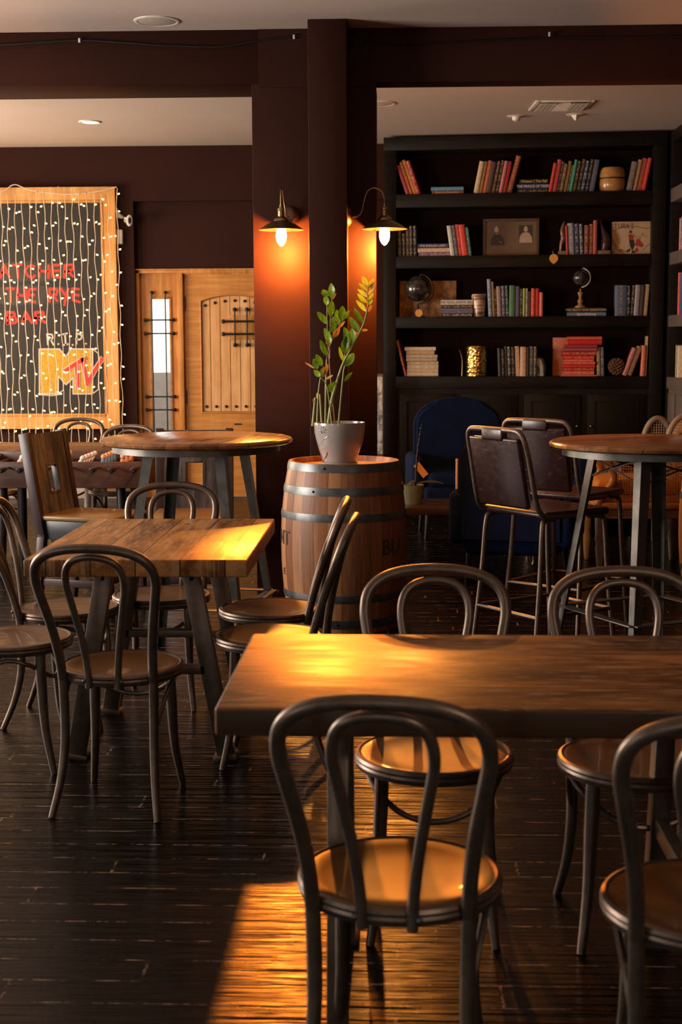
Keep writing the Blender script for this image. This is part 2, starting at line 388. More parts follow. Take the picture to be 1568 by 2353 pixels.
# leaf
lx0, lx1 = L(dx(427)), L(DXR)-0.055
b = B(); st = L(dx(461))-lx0
pL, pR = lx0+st, lx1-st; zA, zB, zC = dz(950), dz(690), dz(675)
b.b2(lx0, pL, -0.005, 0.045, 0.01, dz(631)); b.b2(pR, lx1, -0.005, 0.045, 0.01, dz(631))
b.b2(pL, pR, -0.005, 0.045, 0.01, zA-0.0)
n = 20; arc = [(pL+(pR-pL)*k/n, zB+(zC-zB)*(1-(2*k/n-1)**2)) for k in range(n+1)]
b.prism([(pL, dz(631))]+arc+[(pR, dz(631))], -0.005, 0.045)
leaf = b.obj('door_leaf', M['oakh'], root, smooth=False, recalc=True)
b = B(); npl = 7; wv = (pR-pL)/npl
for k in range(npl):
    xa, xb = pL+wv*k+0.003, pL+wv*(k+1)-0.003
    zt = lambda x: zB+(zC-zB)*(1-(2*(x-pL)/(pR-pL)-1)**2)-0.02
    b.prism([(xa, zA+0.02), (xb, zA+0.02), (xb, zt(xb)), (xa, zt(xa))], 0.012, 0.04)
b.b2(pL, pR, 0.046, 0.055, zA-0.02, zC+0.06)
b.obj('door_panel', M['oakpale'], root, smooth=False, recalc=True)
b = B(); b.tube([(pL+0.006, -0.002, zA+0.004), (pL+0.006, -0.002, zB)], 0.009, 6, smooth=False)
b.tube([(x, -0.002, z-0.006) for x, z in arc], 0.009, 6); b.tube([(pL, -0.002, zA+0.006), (pR, -0.002, zA+0.006)], 0.009, 6, smooth=False)
b.tube([(pR-0.006, -0.002, zA+0.004), (pR-0.006, -0.002, zB)], 0.009, 6, smooth=False)
b.obj('moulding', M['oakh'], root)
def stud(x, z, r=0.014, mat='black'):
    B().sphere((x, 0.006, z), r, 12, (1, 0.7, 1)).obj('iron_stud', M[mat], root)
for k in range(npl):
    xm = pL+wv*(k+0.5); stud(xm, zA+0.065); stud(xm, zB-0.065+(zC-zB)*(1-(2*(k+0.5)/npl-1)**2))
for px in (541, 569):
    q = L(dx(px)); B().tube([(q, -0.03, dz(790)), (q, -0.03, dz(714))], 0.0085, 8, smooth=False).sphere((q, -0.015, dz(793)), 0.021, 12).sphere((q, -0.015, dz(712)), 0.021, 12).obj('grille_bar', M['black'], root)
for py in (739, 768):
    q0, q1 = L(dx(515)), L(dx(515))+0.42; z_ = dz(py)
    B().tube([(q0, -0.035, z_), (q1, -0.035, z_)], 0.010, 8, smooth=False).sphere((q0, -0.02, z_), 0.021, 12).sphere((q1, -0.02, z_), 0.021, 12).obj('grille_bar', M['black'], root)
zz0, zz1 = dz(781), dz(724)
B().b2(L(dx(527)), L(dx(527))+0.26, 0.004, 0.016, zz0, zz1, 0.004).obj('peep_door', M['oak'], root)
for py in (697, 912):
    B().tube([(lx0-0.004, -0.02, dz(py)-0.065), (lx0-0.004, -0.02, dz(py)+0.065)], 0.009, 8, smooth=False).obj('hinge', M['steel'], root)
B().b2(L(dx(537)), L(dx(553)), -0.010, 0.0, dz(976), dz(973)).obj('letter_plate', M['black'], root)
# outside the door: pavement edge and a low wall seen through the fluted glass
struct(B().b2(-5.2, 1.5, YB+2.1, YB+2.3, 0, 1.13).obj('wall_outside', plain('pale outside wall', (0.86, 0.78, 0.70), 0.9)))
SPOTW = (300, 30)
GLOWW = 72
WARM = (1.0, 0.20, 0.010)
GLOWC = (1.0, 0.34, 0.045)
DAYW = (8, 235, 190)
TILTS = (10, 14, 0)
FRONTW = 6
BACKW = 28
DAYC = (1.0, 0.87, 0.78)
DAYCS = ((1, .86, .76), (1.0, 0.86, 0.76), (1.0, 0.76, 0.55))
SKY = 1.6
EXPO = 0.45
# ---------------------------------------------------------------- bentwood-style metal chairs (sitter faces +Y)
SH = 0.452
def make_chair(label, group):
    t = thing('bentwood_chair', label, 'chair', group=group)
    prof = [(0, SH-0.010), (0.10, SH-0.010), (0.155, SH-0.004), (0.178, SH+0.0015), (0.190, SH), (0.190, SH-0.012), (0.0, SH-0.012)]
    b = B().lathe(prof, 48); b.obj('seat', M['seat'], t)
    rim = [(0.186, SH+0.001), (0.192, SH+0.004), (0.199, SH+0.001), (0.2025, SH-0.006), (0.200, SH-0.012), (0.2025, SH-0.018), (0.199, SH-0.030), (0.190, SH-0.034), (0.176, SH-0.030), (0.176, SH-0.013), (0.186, SH-0.011)]
    B().lathe(rim+[rim[0]], 48).obj('seat_rim', M['metal'], t)
    # outer hoop above the seat, its two ends running on as the rear legs
    hp = [(0.148, -0.150, SH-0.02), (0.152, -0.172, 0.52), (0.165, -0.203, 0.62), (0.180, -0.232, 0.70), (0.190, -0.255, 0.765), (0.180, -0.275, 0.815),
          (0.145, -0.290, 0.848), (0.085, -0.300, 0.867), (0, -0.305, 0.873)]
    full = hp+[(-x, y, z) for x, y, z in hp[-2::-1]]
    B().tube(full, 0.0152, 14, sub=6).obj('backrest_hoop', M['metal'], t)
    ip = [(0.047, -0.198, SH-0.035), (0.050, -0.200, SH+0.03), (0.062, -0.214, 0.58), (0.080, -0.236, 0.68), (0.092, -0.256, 0.755), (0.084, -0.272, 0.805),
          (0.055, -0.285, 0.834), (0, -0.291, 0.845)]
    full = ip+[(-x, y, z) for x, y, z in ip[-2::-1]]
    B().tube(full, 0.0115, 12, sub=6).obj('inner_hoop', M['metal'], t)
    for s in (1, -1):
        B().tube([(s*0.148, -0.150, SH-0.02), (s*0.146, -0.146, 0.33), (s*0.146, -0.152, 0.22), (s*0.154, -0.178, 0.11), (s*0.172, -0.222, 0.0)],
                 [0.0152, 0.0152, 0.0145, 0.0128, 0.0108], 12).obj('leg', M['metal'], t)
        B().tube([(s*0.128, 0.112, SH-0.028), (s*0.132, 0.118, 0.30), (s*0.138, 0.128, 0.15), (s*0.156, 0.158, 0.0)],
                 [0.0185, 0.018, 0.0145, 0.0110], 12).obj('leg', M['metal'], t)
    hr = [(0.147, -0.146, 0.27), (0.163, -0.085, 0.355), (0.170, 0.0, 0.402), (0.150, 0.075, 0.385), (0.085, 0.130, 0.335)]
    B().tube(hr+[(0, 0.142, 0.315)]+[(-x, y, z) for x, y, z in hr[::-1]], 0.0078, 8, sub=5).obj('stretcher_ring', M['metal'], t)
    for s in (1, -1):
        B().sphere((s*0.060, -0.204, SH-0.012), 0.007, 8).obj('bolt', M['steel'], t)
    return t
# centre of seat: x, depth, heading (0 = sitter looks away from the camera, +Y)
CH0 = make_chair('nearest dark metal hoop-back chair, its back to the camera, orange light on its seat', 'hoop-back metal chairs')
CH0.location = (0.010, 2.705, 0); CH0.rotation_euler.z = R(-7)
G = 'hoop-back metal chairs'
for x, y, rz, lab in [
    (0.100, 3.53, 178, 'hoop-back chair on far side of front table, seat seen under the tabletop, barrel behind it'),
    (0.612, 3.50, 180, 'hoop-back chair on far side of front table, in front of the right bar table'),
    (0.590, 2.59, -4, 'hoop-back chair cut off by the right edge of the photo, near side of front table'),
    (-0.888, 4.50, -6, 'hoop-back chair at near end of the left plank table, back to the camera'),
    (-1.345, 4.90, -88, 'hoop-back chair on left side of left plank table, nearer one, seat cut by photo edge'),
    (-1.288, 5.47, -92, 'hoop-back chair left of left plank table, farther one, its back at photo edge'),
    (-0.488, 5.47, 91, 'hoop-back chair on right side of left plank table, the farther of two, beside the barrel'),
    (-0.440, 4.96, 88, 'hoop-back chair on right side of left plank table, the nearer of two'),
    (-0.965, 5.76, 178, 'hoop-back chair at far end of the left plank table, before the round bar table'),
    (-2.46, 10.75, 182, 'small distant hoop-back chair against the wall below the chalkboard'),
    (-2.80, 9.85, -95, 'distant hoop-back chair at left photo edge beside the football table'),
    (-1.95, 9.85, 170, 'distant hoop-back chair with yellow-lit seat behind the football table, right end')]:
    dup(CH0, (x, y, 0), R(rz), lab)

# ---------------------------------------------------------------- plank dining tables on A-frame legs
TZ = 0.76
def dining_table(label, x0, x1, y0, y1, along, mat):
    cx, cy = (x0+x1)/2, (y0+y1)/2
    t = thing('dining_table', label, 'table', (cx, cy, 0), group='plank dining tables')
    hx, hy = (x1-x0)/2, (y1-y0)/2
    top = B(); top.box((0, 0, TZ-0.030), (2*hx, 2*hy, 0.060), 0.007, seg=3)
    bm = top.bm
    for v in bm.verts:                       # worn, slightly wavy edges
        v.co.x += 0.002*math.sin(v.co.y*23)*(1 if abs(v.co.x) > hx-0.02 else 0)
        v.co.y += 0.002*math.sin(v.co.x*19)*(1 if abs(v.co.y) > hy-0.02 else 0)
    top.obj('tabletop', mat, t)
    long, short = (hy, hx) if along == 'Y' else (hx, hy)
    def P(u, v, z): return (v, u, z) if along == 'Y' else (u, v, z)      # u along the table, v across
    side = (0, 1, 0) if along == 'Y' else (1, 0, 0)
    b = B()
    for s in (-1, 1):
        u = s*(long-0.24)
        for q in (-1, 1):
            B().beam(P(u, q*0.15, TZ-0.062), P(u, q*0.27, 0.02), 0.062, 0.045, 0.003, side).beam(P(u, q*0.268, 0.022), P(u, q*0.272, 0.0), 0.085, 0.07, 0.003, side).obj('leg', M['metal'], t)
        B().beam(P(u, -0.20, 0.33), P(u, 0.20, 0.33), 0.045 if along == 'Y' else 0.03, 0.03 if along == 'Y' else 0.045, 0.002, (0, 0, 1)).obj('crossbar', M['metal'], t)
        d = (2*0.24, 0.05, 0.012)
        if along == 'Y': B().box((0, u, TZ-0.066), (0.44, 0.06, 0.012), 0.002).obj('mounting_plate', M['metal'], t)
        else: B().box((u, 0, TZ-0.066), (0.06, 0.44, 0.012), 0.002).obj('mounting_plate', M['metal'], t)
        for q in (-1, 1):
            c = P(u, q*0.158, TZ-0.10)
            o = (0, -0.024, 0) if along == 'Y' else (-0.024, 0, 0)
            B().sphere((c[0]+o[0], c[1]+o[1], c[2]), 0.009, 10).obj('bolt', M['black'], t)
    return t
dining_table('plank-topped dining table at left with chairs on all four sides', -1.255, -0.495, 4.70, 5.80, 'Y', M['table'])
dining_table('plank-topped dining table in front, lit orange, running out of the right side', -0.362, 0.88, 2.785, 3.512, 'X', M['tablex'])

# ---------------------------------------------------------------- round bar tables
def bar_table(label, cx, cy, r, h, rot, rods):
    t = thing('round_bar_table', label, 'bar table', (cx, cy, 0), rot, 'round bar tables')
    B().lathe([(0, h), (r-0.018, h), (r-0.006, h-0.004), (r, h-0.012), (r-0.002, h-0.022), (r-0.014, h-0.027), (r-0.02, h-0.030), (0, h-0.030)], 72).obj('tabletop', M['round'], t)
    q = r*0.87
    B().lathe([(q, h-0.030), (q, h-0.062), (q-0.006, h-0.062), (q-0.006, h-0.030)], 64).obj('apron', M['steel'], t)
    A = [PI/4+k*PI/2 for k in range(4)]
    foot = []
    for a_ in A:
        c, s = math.cos(a_), math.sin(a_)
        p0 = Vector((0.27*c, 0.27*s, h-0.045)); p1 = Vector((0.44*c, 0.44*s, 0.0)); foot.append(p1)
        rad = Vector((c, s, 0)); tan = Vector((-s, c, 0))
        b = B()                              # folded angle iron: two flanges meeting in a ridge
        for sg in (1, -1):
            e = (rad*-0.7+tan*sg*0.7)
            vs = []
            for p, w in ((p0, 0.052), (p1, 0.032)):
                vs.append((p, p+e*w))
            n = (rad*0.7+tan*sg*0.7)*0.004
            q_ = [vs[0][0], vs[0][1], vs[1][1], vs[1][0]]
            f = [b.bm.verts.new(v) for v in q_]; k2 = [b.bm.verts.new(v-n) for v in q_]
            b.bm.faces.new(f); b.bm.faces.new(k2[::-1])
            for i in range(4): b.bm.faces.new((f[i], k2[i], k2[(i+1) % 4], f[(i+1) % 4]))
        b.obj('leg', M['steel'], t, smooth=False, recalc=True)
    zf = 0.30
    for i in range(4):
        p = lambda k: Vector((0.27*math.cos(A[k % 4])+(0.44-0.27)*math.cos(A[k % 4])*(1-zf/h), 0.27*math.sin(A[k % 4])+(0.44-0.27)*math.sin(A[k % 4])*(1-zf/h), zf))
        B().beam(p(i), p(i+1), 0.05, 0.006, 0.001, (0, 0, 1)).obj('foot_rail', M['steel'], t)
    if rods:
        for i in range(4):
            for z0, z1 in ((h-0.06, h-0.17), (h-0.17, h-0.06)):
                a0, a1 = A[i], A[(i+1) % 4]
                B().tube([(0.28*math.cos(a0), 0.28*math.sin(a0), z0), (0.28*math.cos(a1), 0.28*math.sin(a1), z1)], 0.004, 6, smooth=False).obj('cross_rod', M['steel'], t)
    return t
bar_table('round bar table with varnished top left of the column', -0.910, 6.48, 0.441, 1.05, R(-100), False)
bar_table('round bar table with varnished top beside the leather stools at right', 1.115, 6.23, 0.441, 1.05, R(27), True)

# ---------------------------------------------------------------- barrels
def barrel(label, cx, cy, rot, words):
    t = thing('whiskey_barrel', label, 'barrel', (cx, cy, 0), rot, 'oak barrels')
    Hh = 0.868
    def rr(z): q = (z-Hh/2)/(Hh/2); return 0.329-0.045*abs(q)**2.1
    prof = [(0.0, 0.012), (rr(0)-0.028, 0.012), (rr(0)-0.026, 0)]+[(rr(Hh*k/26), Hh*k/26) for k in range(27)]+[(rr(Hh)-0.014, Hh), (rr(Hh)-0.026, Hh-0.03), (rr(Hh)-0.026, Hh-0.035)]
    B().lathe(prof, 84).obj('staves', M['stave'], t, ang=50)
    B().lathe([(0, Hh-0.028), (rr(Hh)-0.022, Hh-0.028), (rr(Hh)-0.022, Hh-0.04), (0, Hh-0.04)], 48).obj('barrel_head', plain('barrel head oak', (0.46, 0.22, 0.09), 0.4), t)
    for zc, w in ((0.847, 0.040), (0.730, 0.040), (0.598, 0.038), (0.185, 0.038), (0.052, 0.044)):
        p = []
        for z, o in ((zc-w/2, 0.0), (zc-w/2, 0.003), (zc, 0.0045), (zc+w/2, 0.003), (zc+w/2, 0.0)): p.append((rr(min(z, Hh))+o, z))
        B().lathe(p, 84).obj('hoop', M['hoop'], t)
        th = rnd.uniform(-2.2, -1.2)
        B().sphere(((rr(zc)+0.005)*math.cos(th), (rr(zc)+0.005)*math.sin(th), zc), 0.006, 8).obj('rivet', M['black'], t)
    ink = plain('barrel stencil ink', (0.045, 0.030, 0.022), 0.6)
    for txt, ang, zc, size in words:         # stencilled letters wrapped onto the curved staves
        b = text_bm(txt, size, 0.002)
        n0 = len(b.bm.verts)
        bmesh.ops.subdivide_edges(b.bm, edges=b.bm.edges, cuts=3, use_grid_fill=False)
        for v in b.bm.verts:
            x, y, z = v.co; zz = zc+y; rad = rr(zz)+0.0012+z; a_ = ang+x/rr(zz)
            v.co = (rad*math.cos(a_), rad*math.sin(a_), zz)
        b.obj('stencil_lettering', ink, t, smooth=False)
    return t
def text_bm(txt, size, ext, align='CENTER'):
    c = bpy.data.curves.new('t', 'FONT'); c.body = txt; c.size = size; c.extrude = ext; c.align_x = align; c.align_y = 'CENTER'; c.resolution_u = 2
    o = bpy.data.objects.new('t', c); COL.objects.link(o)
    dg = bpy.context.evaluated_depsgraph_get(); me = bpy.data.meshes.new_from_object(o.evaluated_get(dg))
    b = B(); b.bm.from_mesh(me); bpy.data.meshes.remove(me); bpy.data.objects.remove(o); bpy.data.curves.remove(c)
    return b
BX, BY = -0.268, 7.38
barrel('oak whiskey barrel with steel hoops carrying the white plant pot', BX, BY, 0, [('BU', R(-40), 0.44, 0.115), ('NT', R(-158), 0.475, 0.105), ('E', R(-158), 0.30, 0.05)])
barrel('second oak barrel cut off by the right edge behind the bar table', 1.96, 8.15, R(40), [('IT', R(-155), 0.44, 0.115)])

# ---------------------------------------------------------------- potted plant on the barrel
pz = 0.841
pot = thing('potted_plant', 'leafy green plant on canes in a white flower-embossed pot on the barrel', 'potted plant', (BX-0.018, BY-0.03, pz))
def LP(Xp, Yp, dy=0.0):                   # zoomed picture point to pot-local point
    p = at(640+Xp/4.903, 620+Yp/4.903, Y=BY-0.03+dy); return p-pot.location
B().lathe([(0, 0.004), (0.078, 0.004), (0.092, 0.0), (0.094, 0.018), (0.090, 0.020), (0.086, 0.008), (0, 0.008)], 48).obj('saucer', M['ceramic'], pot)
B().lathe([(0, 0.010), (0.080, 0.010), (0.086, 0.030), (0.104, 0.075), (0.120, 0.125), (0.130, 0.175), (0.133, 0.212), (0.132, 0.224), (0.127, 0.224), (0.125, 0.205), (0.118, 0.19), (0, 0.19)], 64).obj('pot', M['ceramic'], pot)
B().lathe([(0, 0.197), (0.07, 0.200), (0.122, 0.193), (0.122, 0.188), (0, 0.188)], 32).obj('soil', plain('potting soil', (0.03, 0.018, 0.012), 0.9, bump=0.6), pot)
def potsurf(Xp, Yp):                      # point on the pot's wall below a picture point
    p = at(640+Xp/4.903, 620+Yp/4.903, Y=BY-0.03)-pot.location
    z = p.z; r = 0.086+(0.130-0.086)*max(0, min(1, (z-0.03)/0.145))**0.8+0.0015; x = max(-r*0.98, min(r*0.98, p.x))
    return Vector((x, -math.sqrt(max(0, r*r-x*x)), z))
for path in ([(410, 2165), (430, 2080), (460, 2000), (440, 1940), (410, 1890), (400, 1800), (420, 1750), (460, 1745), (490, 1770)],
             [(440, 2010), (480, 1950), (520, 1900), (570, 1860)], [(460, 2040), (500, 2010), (560, 1985)],
             [(430, 2160), (500, 2125), (545, 2080), (555, 2040)], [(420, 2165), (480, 2145), (530, 2110), (555, 2060)],
             [(380, 2150), (350, 2090), (320, 2030), (310, 1970)], [(385, 1850), (350, 1830), (345, 1800), (375, 1780)], [(360, 2060), (385, 2085), (405, 2055), (360, 2060)]):
    B().tube([potsurf(*p) for p in path], 0.0022, 6, sub=3).obj('embossed_flower', M['ceramic'], pot)
for k in range(7):
    q = 2*PI*k/7; B().tube([potsurf(502+12*math.cos(q), 1785+12*math.sin(q)), potsurf(502+38*math.cos(q), 1785+42*math.sin(q))], [0.002, 0.0045], 6, smooth=False).obj('embossed_flower', M['ceramic'], pot)
a = N('leaf green'); o_ = a.obj(); a.set(col=a.ramp(a.noise(o_, 22, 4), [(0.3, (0.13, 0.27, 0.03)), (0.7, (0.27, 0.44, 0.055))]), rough=0.32, sss=0.0, coat=0.2)
M['leaf'] = a.m
M['leafy'] = plain('yellow green leaf', (0.52, 0.62, 0.10), 0.4, scale=25)
M['leafb'] = plain('dry tan leaf', (0.50, 0.34, 0.12), 0.6, scale=25)
M['stem'] = plain('pale green stem', (0.30, 0.36, 0.12), 0.45, scale=15)
M['cane'] = plain('dry stalk', (0.34, 0.20, 0.10), 0.6)
M['twine'] = plain('thin dark stem', (0.12, 0.10, 0.04), 0.6)
for pts, r0, r1, mt, dy in [
    ([(560, 1760), (600, 1480), (640, 1330), (720, 1080), (800, 920), (900, 740), (970, 580), (1008, 400), (1005, 270), (1008, 180)], 0.0085, 0.002, 'stem', 0.0),
    ([(530, 1760), (535, 1300), (545, 1010)], 0.0052, 0.0035, 'stem', 0.03), ([(545, 1010), (575, 880), (620, 770), (690, 630), (745, 585)], 0.003, 0.0015, 'twine', 0.03),
    ([(640, 1760), (600, 1350), (572, 1000), (552, 650), (548, 400)], 0.0030, 0.0022, 'cane', 0.05), ([(580, 1000), (585, 600), (602, 300)], 0.0026, 0.0018, 'cane', 0.045),
    ([(435, 1760), (450, 1400), (475, 1212)], 0.0044, 0.0028, 'stem', -0.03), ([(604, 1760), (550, 1330), (475, 1212)], 0.0032, 0.002, 'stem', -0.04),
    ([(676, 1760), (710, 1400), (735, 1150), (748, 1080), (748, 950)], 0.0048, 0.0025, 'stem', 0.02), ([(385, 1760), (415, 1440)], 0.0062, 0.0045, 'stem', 0.02),
    ([(490, 1760), (468, 1400)], 0.0055, 0.004, 'stem', 0.05)]:
    B().tube([LP(x, y, dy*(1+0.4*i/len(pts))) for i, (x, y) in enumerate(pts)], [r0+(r1-r0)*i/(len(pts)-1) for i in range(len(pts))], 8, sub=4).obj('stem', M[mt], pot)
def leaf3(a_, c_, w, mt, dya, dyt, tilt=0.25):
    p0, p1 = LP(*a_, dya), LP(*c_, dyt); d = p1-p0; Ln = d.length; d.normalize()
    sd = d.cross(Vector((0, -1, 0))).normalized(); nr = sd.cross(d).normalized()
    sd = (sd*math.cos(tilt)+nr*math.sin(tilt)); nr = sd.cross(d).normalized()
    b = B(); K = 9; rows = []
    for i in range(K):
        u = i/(K-1); hw = w/4.903/443*0.5*(math.sin(PI*min(1, u*0.93+0.02))**0.75)*(1.15-0.3*u)
        c = p0+d*Ln*u+nr*(-0.05*Ln*math.sin(PI*u)); row = []
        for q in (-1, -0.55, 0, 0.55, 1): row.append(b.bm.verts.new(c+sd*hw*q-nr*hw*0.35*(1-abs(q))))
        rows.append(row)
    for A_, C_ in zip(rows, rows[1:]):
        for k in range(4): b.bm.faces.new((A_[k], A_[k+1], C_[k+1], C_[k]))
    bmesh.ops.solidify(b.bm, geom=list(b.bm.faces), thickness=0.0012)
    b.obj('leaf', M[mt], pot)
for i, (a_, c_, w, mt) in enumerate([
    ((1000, 180), (945, 75), 62, 'leafy'), ((1010, 190), (1078, 98), 50, 'leafy'), ((1010, 235), (1100, 142), 46, 'leafb'), ((1010, 285), (1078, 178), 40, 'leafy'),
    ((1000, 235), (908, 152), 46, 'leafy'), ((1000, 305), (893, 220), 52, 'leafy'), ((998, 375), (892, 268), 58, 'leafy'), ((985, 470), (878, 342), 62, 'leafy'),
    ((955, 600), (855, 432), 70, 'leaf'), ((1012, 345), (1072, 262), 46, 'leafy'), ((1012, 400), (1058, 330), 44, 'leafy'), ((1005, 475), (1052, 400), 40, 'leafb'),
    ((912, 705), (802, 532), 82, 'leaf'), ((930, 680), (1008, 678), 30, 'leafb'), ((900, 730), (845, 650), 28, 'leafb'), ((822, 862), (742, 645), 84, 'leaf'),
    ((835, 850), (830, 655), 100, 'leaf'), ((752, 945), (765, 755), 108, 'leaf'), ((760, 900), (760, 690), 80, 'leaf'), ((738, 1040), (685, 870), 48, 'leafy'), ((745, 1085), (850, 940), 110, 'leaf'),
    ((548, 970), (472, 795), 72, 'leaf'), ((588, 838), (518, 658), 84, 'leaf'), ((560, 855), (545, 790), 40, 'leafb'), ((680, 628), (655, 450), 84, 'leaf'),
    ((715, 580), (722, 408), 90, 'leaf'), ((730, 560), (800, 458), 50, 'leaf'), ((615, 765), (690, 650), 66, 'leafb'), ((670, 660), (748, 578), 40, 'leafb'),
    ((552, 610), (438, 475), 78, 'leaf'), ((592, 705), (652, 575), 78, 'leaf'), ((595, 600), (632, 520), 56, 'leaf'), ((590, 530), (605, 350), 94, 'leaf'),
    ((545, 400), (530, 285), 80, 'leaf'), ((560, 300), (498, 225), 90, 'leaf'), ((600, 320), (593, 152), 86, 'leaf'), ((608, 340), (652, 262), 20, 'leafb'),
    ((470, 1205), (398, 1130), 66, 'leaf'), ((408, 1112), (300, 1044), 22, 'leafb'), ((440, 1118), (398, 1003), 70, 'leaf'), ((492, 1085), (425, 955), 74, 'leaf'),
    ((500, 1200), (560, 1065), 60, 'leafb'), ((490, 1210), (520, 1090), 90, 'leaf'), ((560, 1375), (640, 1262), 84, 'leaf'), ((528, 1232), (615, 1188), 34, 'leafb'),
    ((740, 1258), (832, 1155), 48, 'leaf'), ((430, 1450), (435, 1385), 26, 'leafb'), ((400, 1500), (395, 1450), 20, 'leafb')]):
    dy = 0.015*math.sin(i*2.4)
    leaf3(a_, c_, w, mt, dy*0.5, dy+0.03*math.sin(i*1.7), 0.5*math.sin(i*2.9))

# ---------------------------------------------------------------- leather bar stools (sitter faces +Y in local frame)
def stool(label, cx, cy, rz):
    t = thing('leather_bar_stool', label, 'bar stool', (cx, cy, 0), rz, 'leather bar stools')
    sz = 0.703
    b = B(); b.box((0, 0.02, sz), (0.44, 0.40, 0.035), 0.016, seg=4)
    for v in b.bm.verts: v.co.z -= 0.012*(1-(v.co.x/0.22)**2)
    b.obj('seat', M['leather'], t, ang=60)
    # backrest sheet folded over the tube frame
    b = B(); b.box((0, 0, 0), (0.345, 0.022, 0.325), 0.010, seg=4)
    for v in b.bm.verts: v.co.y -= 0.030*(1-(v.co.x/0.18)**2)
    T = Matrix.Translation((0, -0.262, sz+0.190)) @ Matrix.Rotation(R(12), 4, 'X')
    bmesh.ops.transform(b.bm, matrix=T, verts=b.bm.verts)
    b.obj('backrest', M['leather'], t, ang=60)
    B().box((0, -0.300, sz+0.362), (0.15, 0.036, 0.060), 0.012, seg=3).obj('leather_loop', M['leather'], t)
    zt = sz+0.382
    fr = [(0.215, 0.02, sz-0.010), (0.215, -0.15, sz-0.006), (0.213, -0.205, sz+0.015), (0.208, -0.232, sz+0.08), (0.203, -0.268, sz+0.25), (0.196, -0.290, sz+0.335), (0.175, -0.300, zt-0.01), (0.13, -0.303, zt), (0, -0.304, zt+0.001)]
    B().tube(fr+[(-x, y, z) for x, y, z in fr[-2::-1]], 0.0125, 12, sub=4).obj('back_frame', M['metal'], t)
    for s in (1, -1):                         # stitched lacing
        B().tube([(s*0.176, -0.232, sz+0.06), (s*0.172, -0.268, sz+0.26), (s*0.160, -0.283, sz+0.343)], 0.0045, 6).obj('stitched_edge', plain('waxed thread', (0.14, 0.10, 0.08), 0.6), t)
        for q in (0.11, 0.16, 0.21): B().tube([(s*0.206, -0.232-(q-0.08)*0.21, sz+q), (s*0.172, -0.238-(q-0.08)*0.21, sz+q+0.004)], 0.005, 6, smooth=False).obj('lace', M['leather'], t)
        B().tube([(s*0.175, 0.12, sz-0.022), (s*0.19, 0.185, sz-0.028), (s*0.197, 0.205, sz-0.07), (s*0.205, 0.222, 0.40), (s*0.222, 0.262, 0.0)], 0.0125, 12).obj('leg', M['metal'], t)
        B().tube([(s*0.175, -0.10, sz-0.022), (s*0.19, -0.160, sz-0.028), (s*0.197, -0.180, sz-0.07), (s*0.205, -0.197, 0.40), (s*0.222, -0.240, 0.0)], 0.0125, 12).obj('leg', M['metal'], t)
    zf = 0.24
    c = [(0.212, 0.240, zf), (-0.212, 0.240, zf), (-0.212, -0.216, zf), (0.212, -0.216, zf)]
    for i in range(4): B().tube([c[i], c[(i+1) % 4]], 0.0095, 10, smooth=False).obj('foot_rest', M['metal'], t)
    return t
stool('dark leather bar stool nearest the camera, stitched back facing us', 0.690, 6.62, R(-54))
stool('dark leather bar stool behind the other one, beyond the right bar table', 0.885, 7.35, R(-38))

# ---------------------------------------------------------------- dark wooden chairs with a slotted back panel
def slot_chair(label, cx, cy, rz):
    t = thing('slotted_panel_chair', label, 'chair', (cx, cy, 0), rz, 'slotted panel chairs')
    sz, w = 0.53, 0.40
    B().box((0, 0.02, sz-0.012), (w+0.02, 0.46, 0.028), 0.010, seg=3).obj('seat', plain('golden brown seat', (0.20, 0.115, 0.035), 0.34, coat=0.2), t)
    b = B(); b.b2(-w/2, w/2, -0.20, 0.23, sz-0.13, sz-0.027, 0.004)
    b.obj('seat_box', M['bluewood'], t)
    T = Matrix.Translation((0, -0.205, sz-0.02)) @ Matrix.Rotation(R(9), 4, 'X')
    b = B(); hh = 0.47; z0, z1 = 0.135, 0.29; x0 = 0.055
    for c in ((-w/2, -x0, 0, hh), (x0, w/2, 0, hh), (-x0, x0, 0, z0), (-x0, x0, z1, hh)):
        b.b2(c[0], c[1], -0.014, 0.014, c[2], c[3])
    bmesh.ops.transform(b.bm, matrix=T, verts=b.bm.verts)
    b.obj('back_panel', M['greywood'], t, smooth=False)
    b = B()
    for q in (-x0, x0): b.b2(q-0.008, q+0.008, -0.018, 0.018, z0-0.008, z1+0.008, 0.003)
    for q in (z0, z1): b.b2(-x0, x0, -0.018, 0.018, q-0.008, q+0.008, 0.003)
    bmesh.ops.transform(b.bm, matrix=T, verts=b.bm.verts); b.obj('slot_frame', M['greywood'], t)
    for s in (-1, 1):
        b = B(); b.b2(-0.022, 0.022, -0.034, 0.022, -0.10, hh+0.01, 0.004)
        bmesh.ops.transform(b.bm, matrix=Matrix.Translation((s*(w/2), 0, 0)) @ T, verts=b.bm.verts); b.obj('back_post', M['plumwood'], t)
        B().beam((s*w/2, -0.19, sz-0.10), (s*w/2, -0.235, 0.0), 0.044, 0.046, 0.004).obj('leg', M['plumwood'], t)
        B().beam((s*w/2, 0.205, sz-0.10), (s*w/2, 0.215, 0.0), 0.044, 0.044, 0.004).obj('leg', M['plumwood'], t)
        B().b2(s*w/2-0.01, s*w/2+0.01, -0.20, 0.20, 0.14, 0.18, 0.003).obj('stretcher', M['plumwood'], t)
    B().b2(-w/2, w/2, 0.20, 0.22, 0.16, 0.20, 0.003).obj('stretcher', M['plumwood'], t)
    return t
M['bluewood'] = plain('blue black paint', (0.020, 0.024, 0.030), 0.4, scale=8, var=0.3)
M['plumwood'] = plain('plum brown paint', (0.034, 0.018, 0.019), 0.4, scale=8, var=0.2)
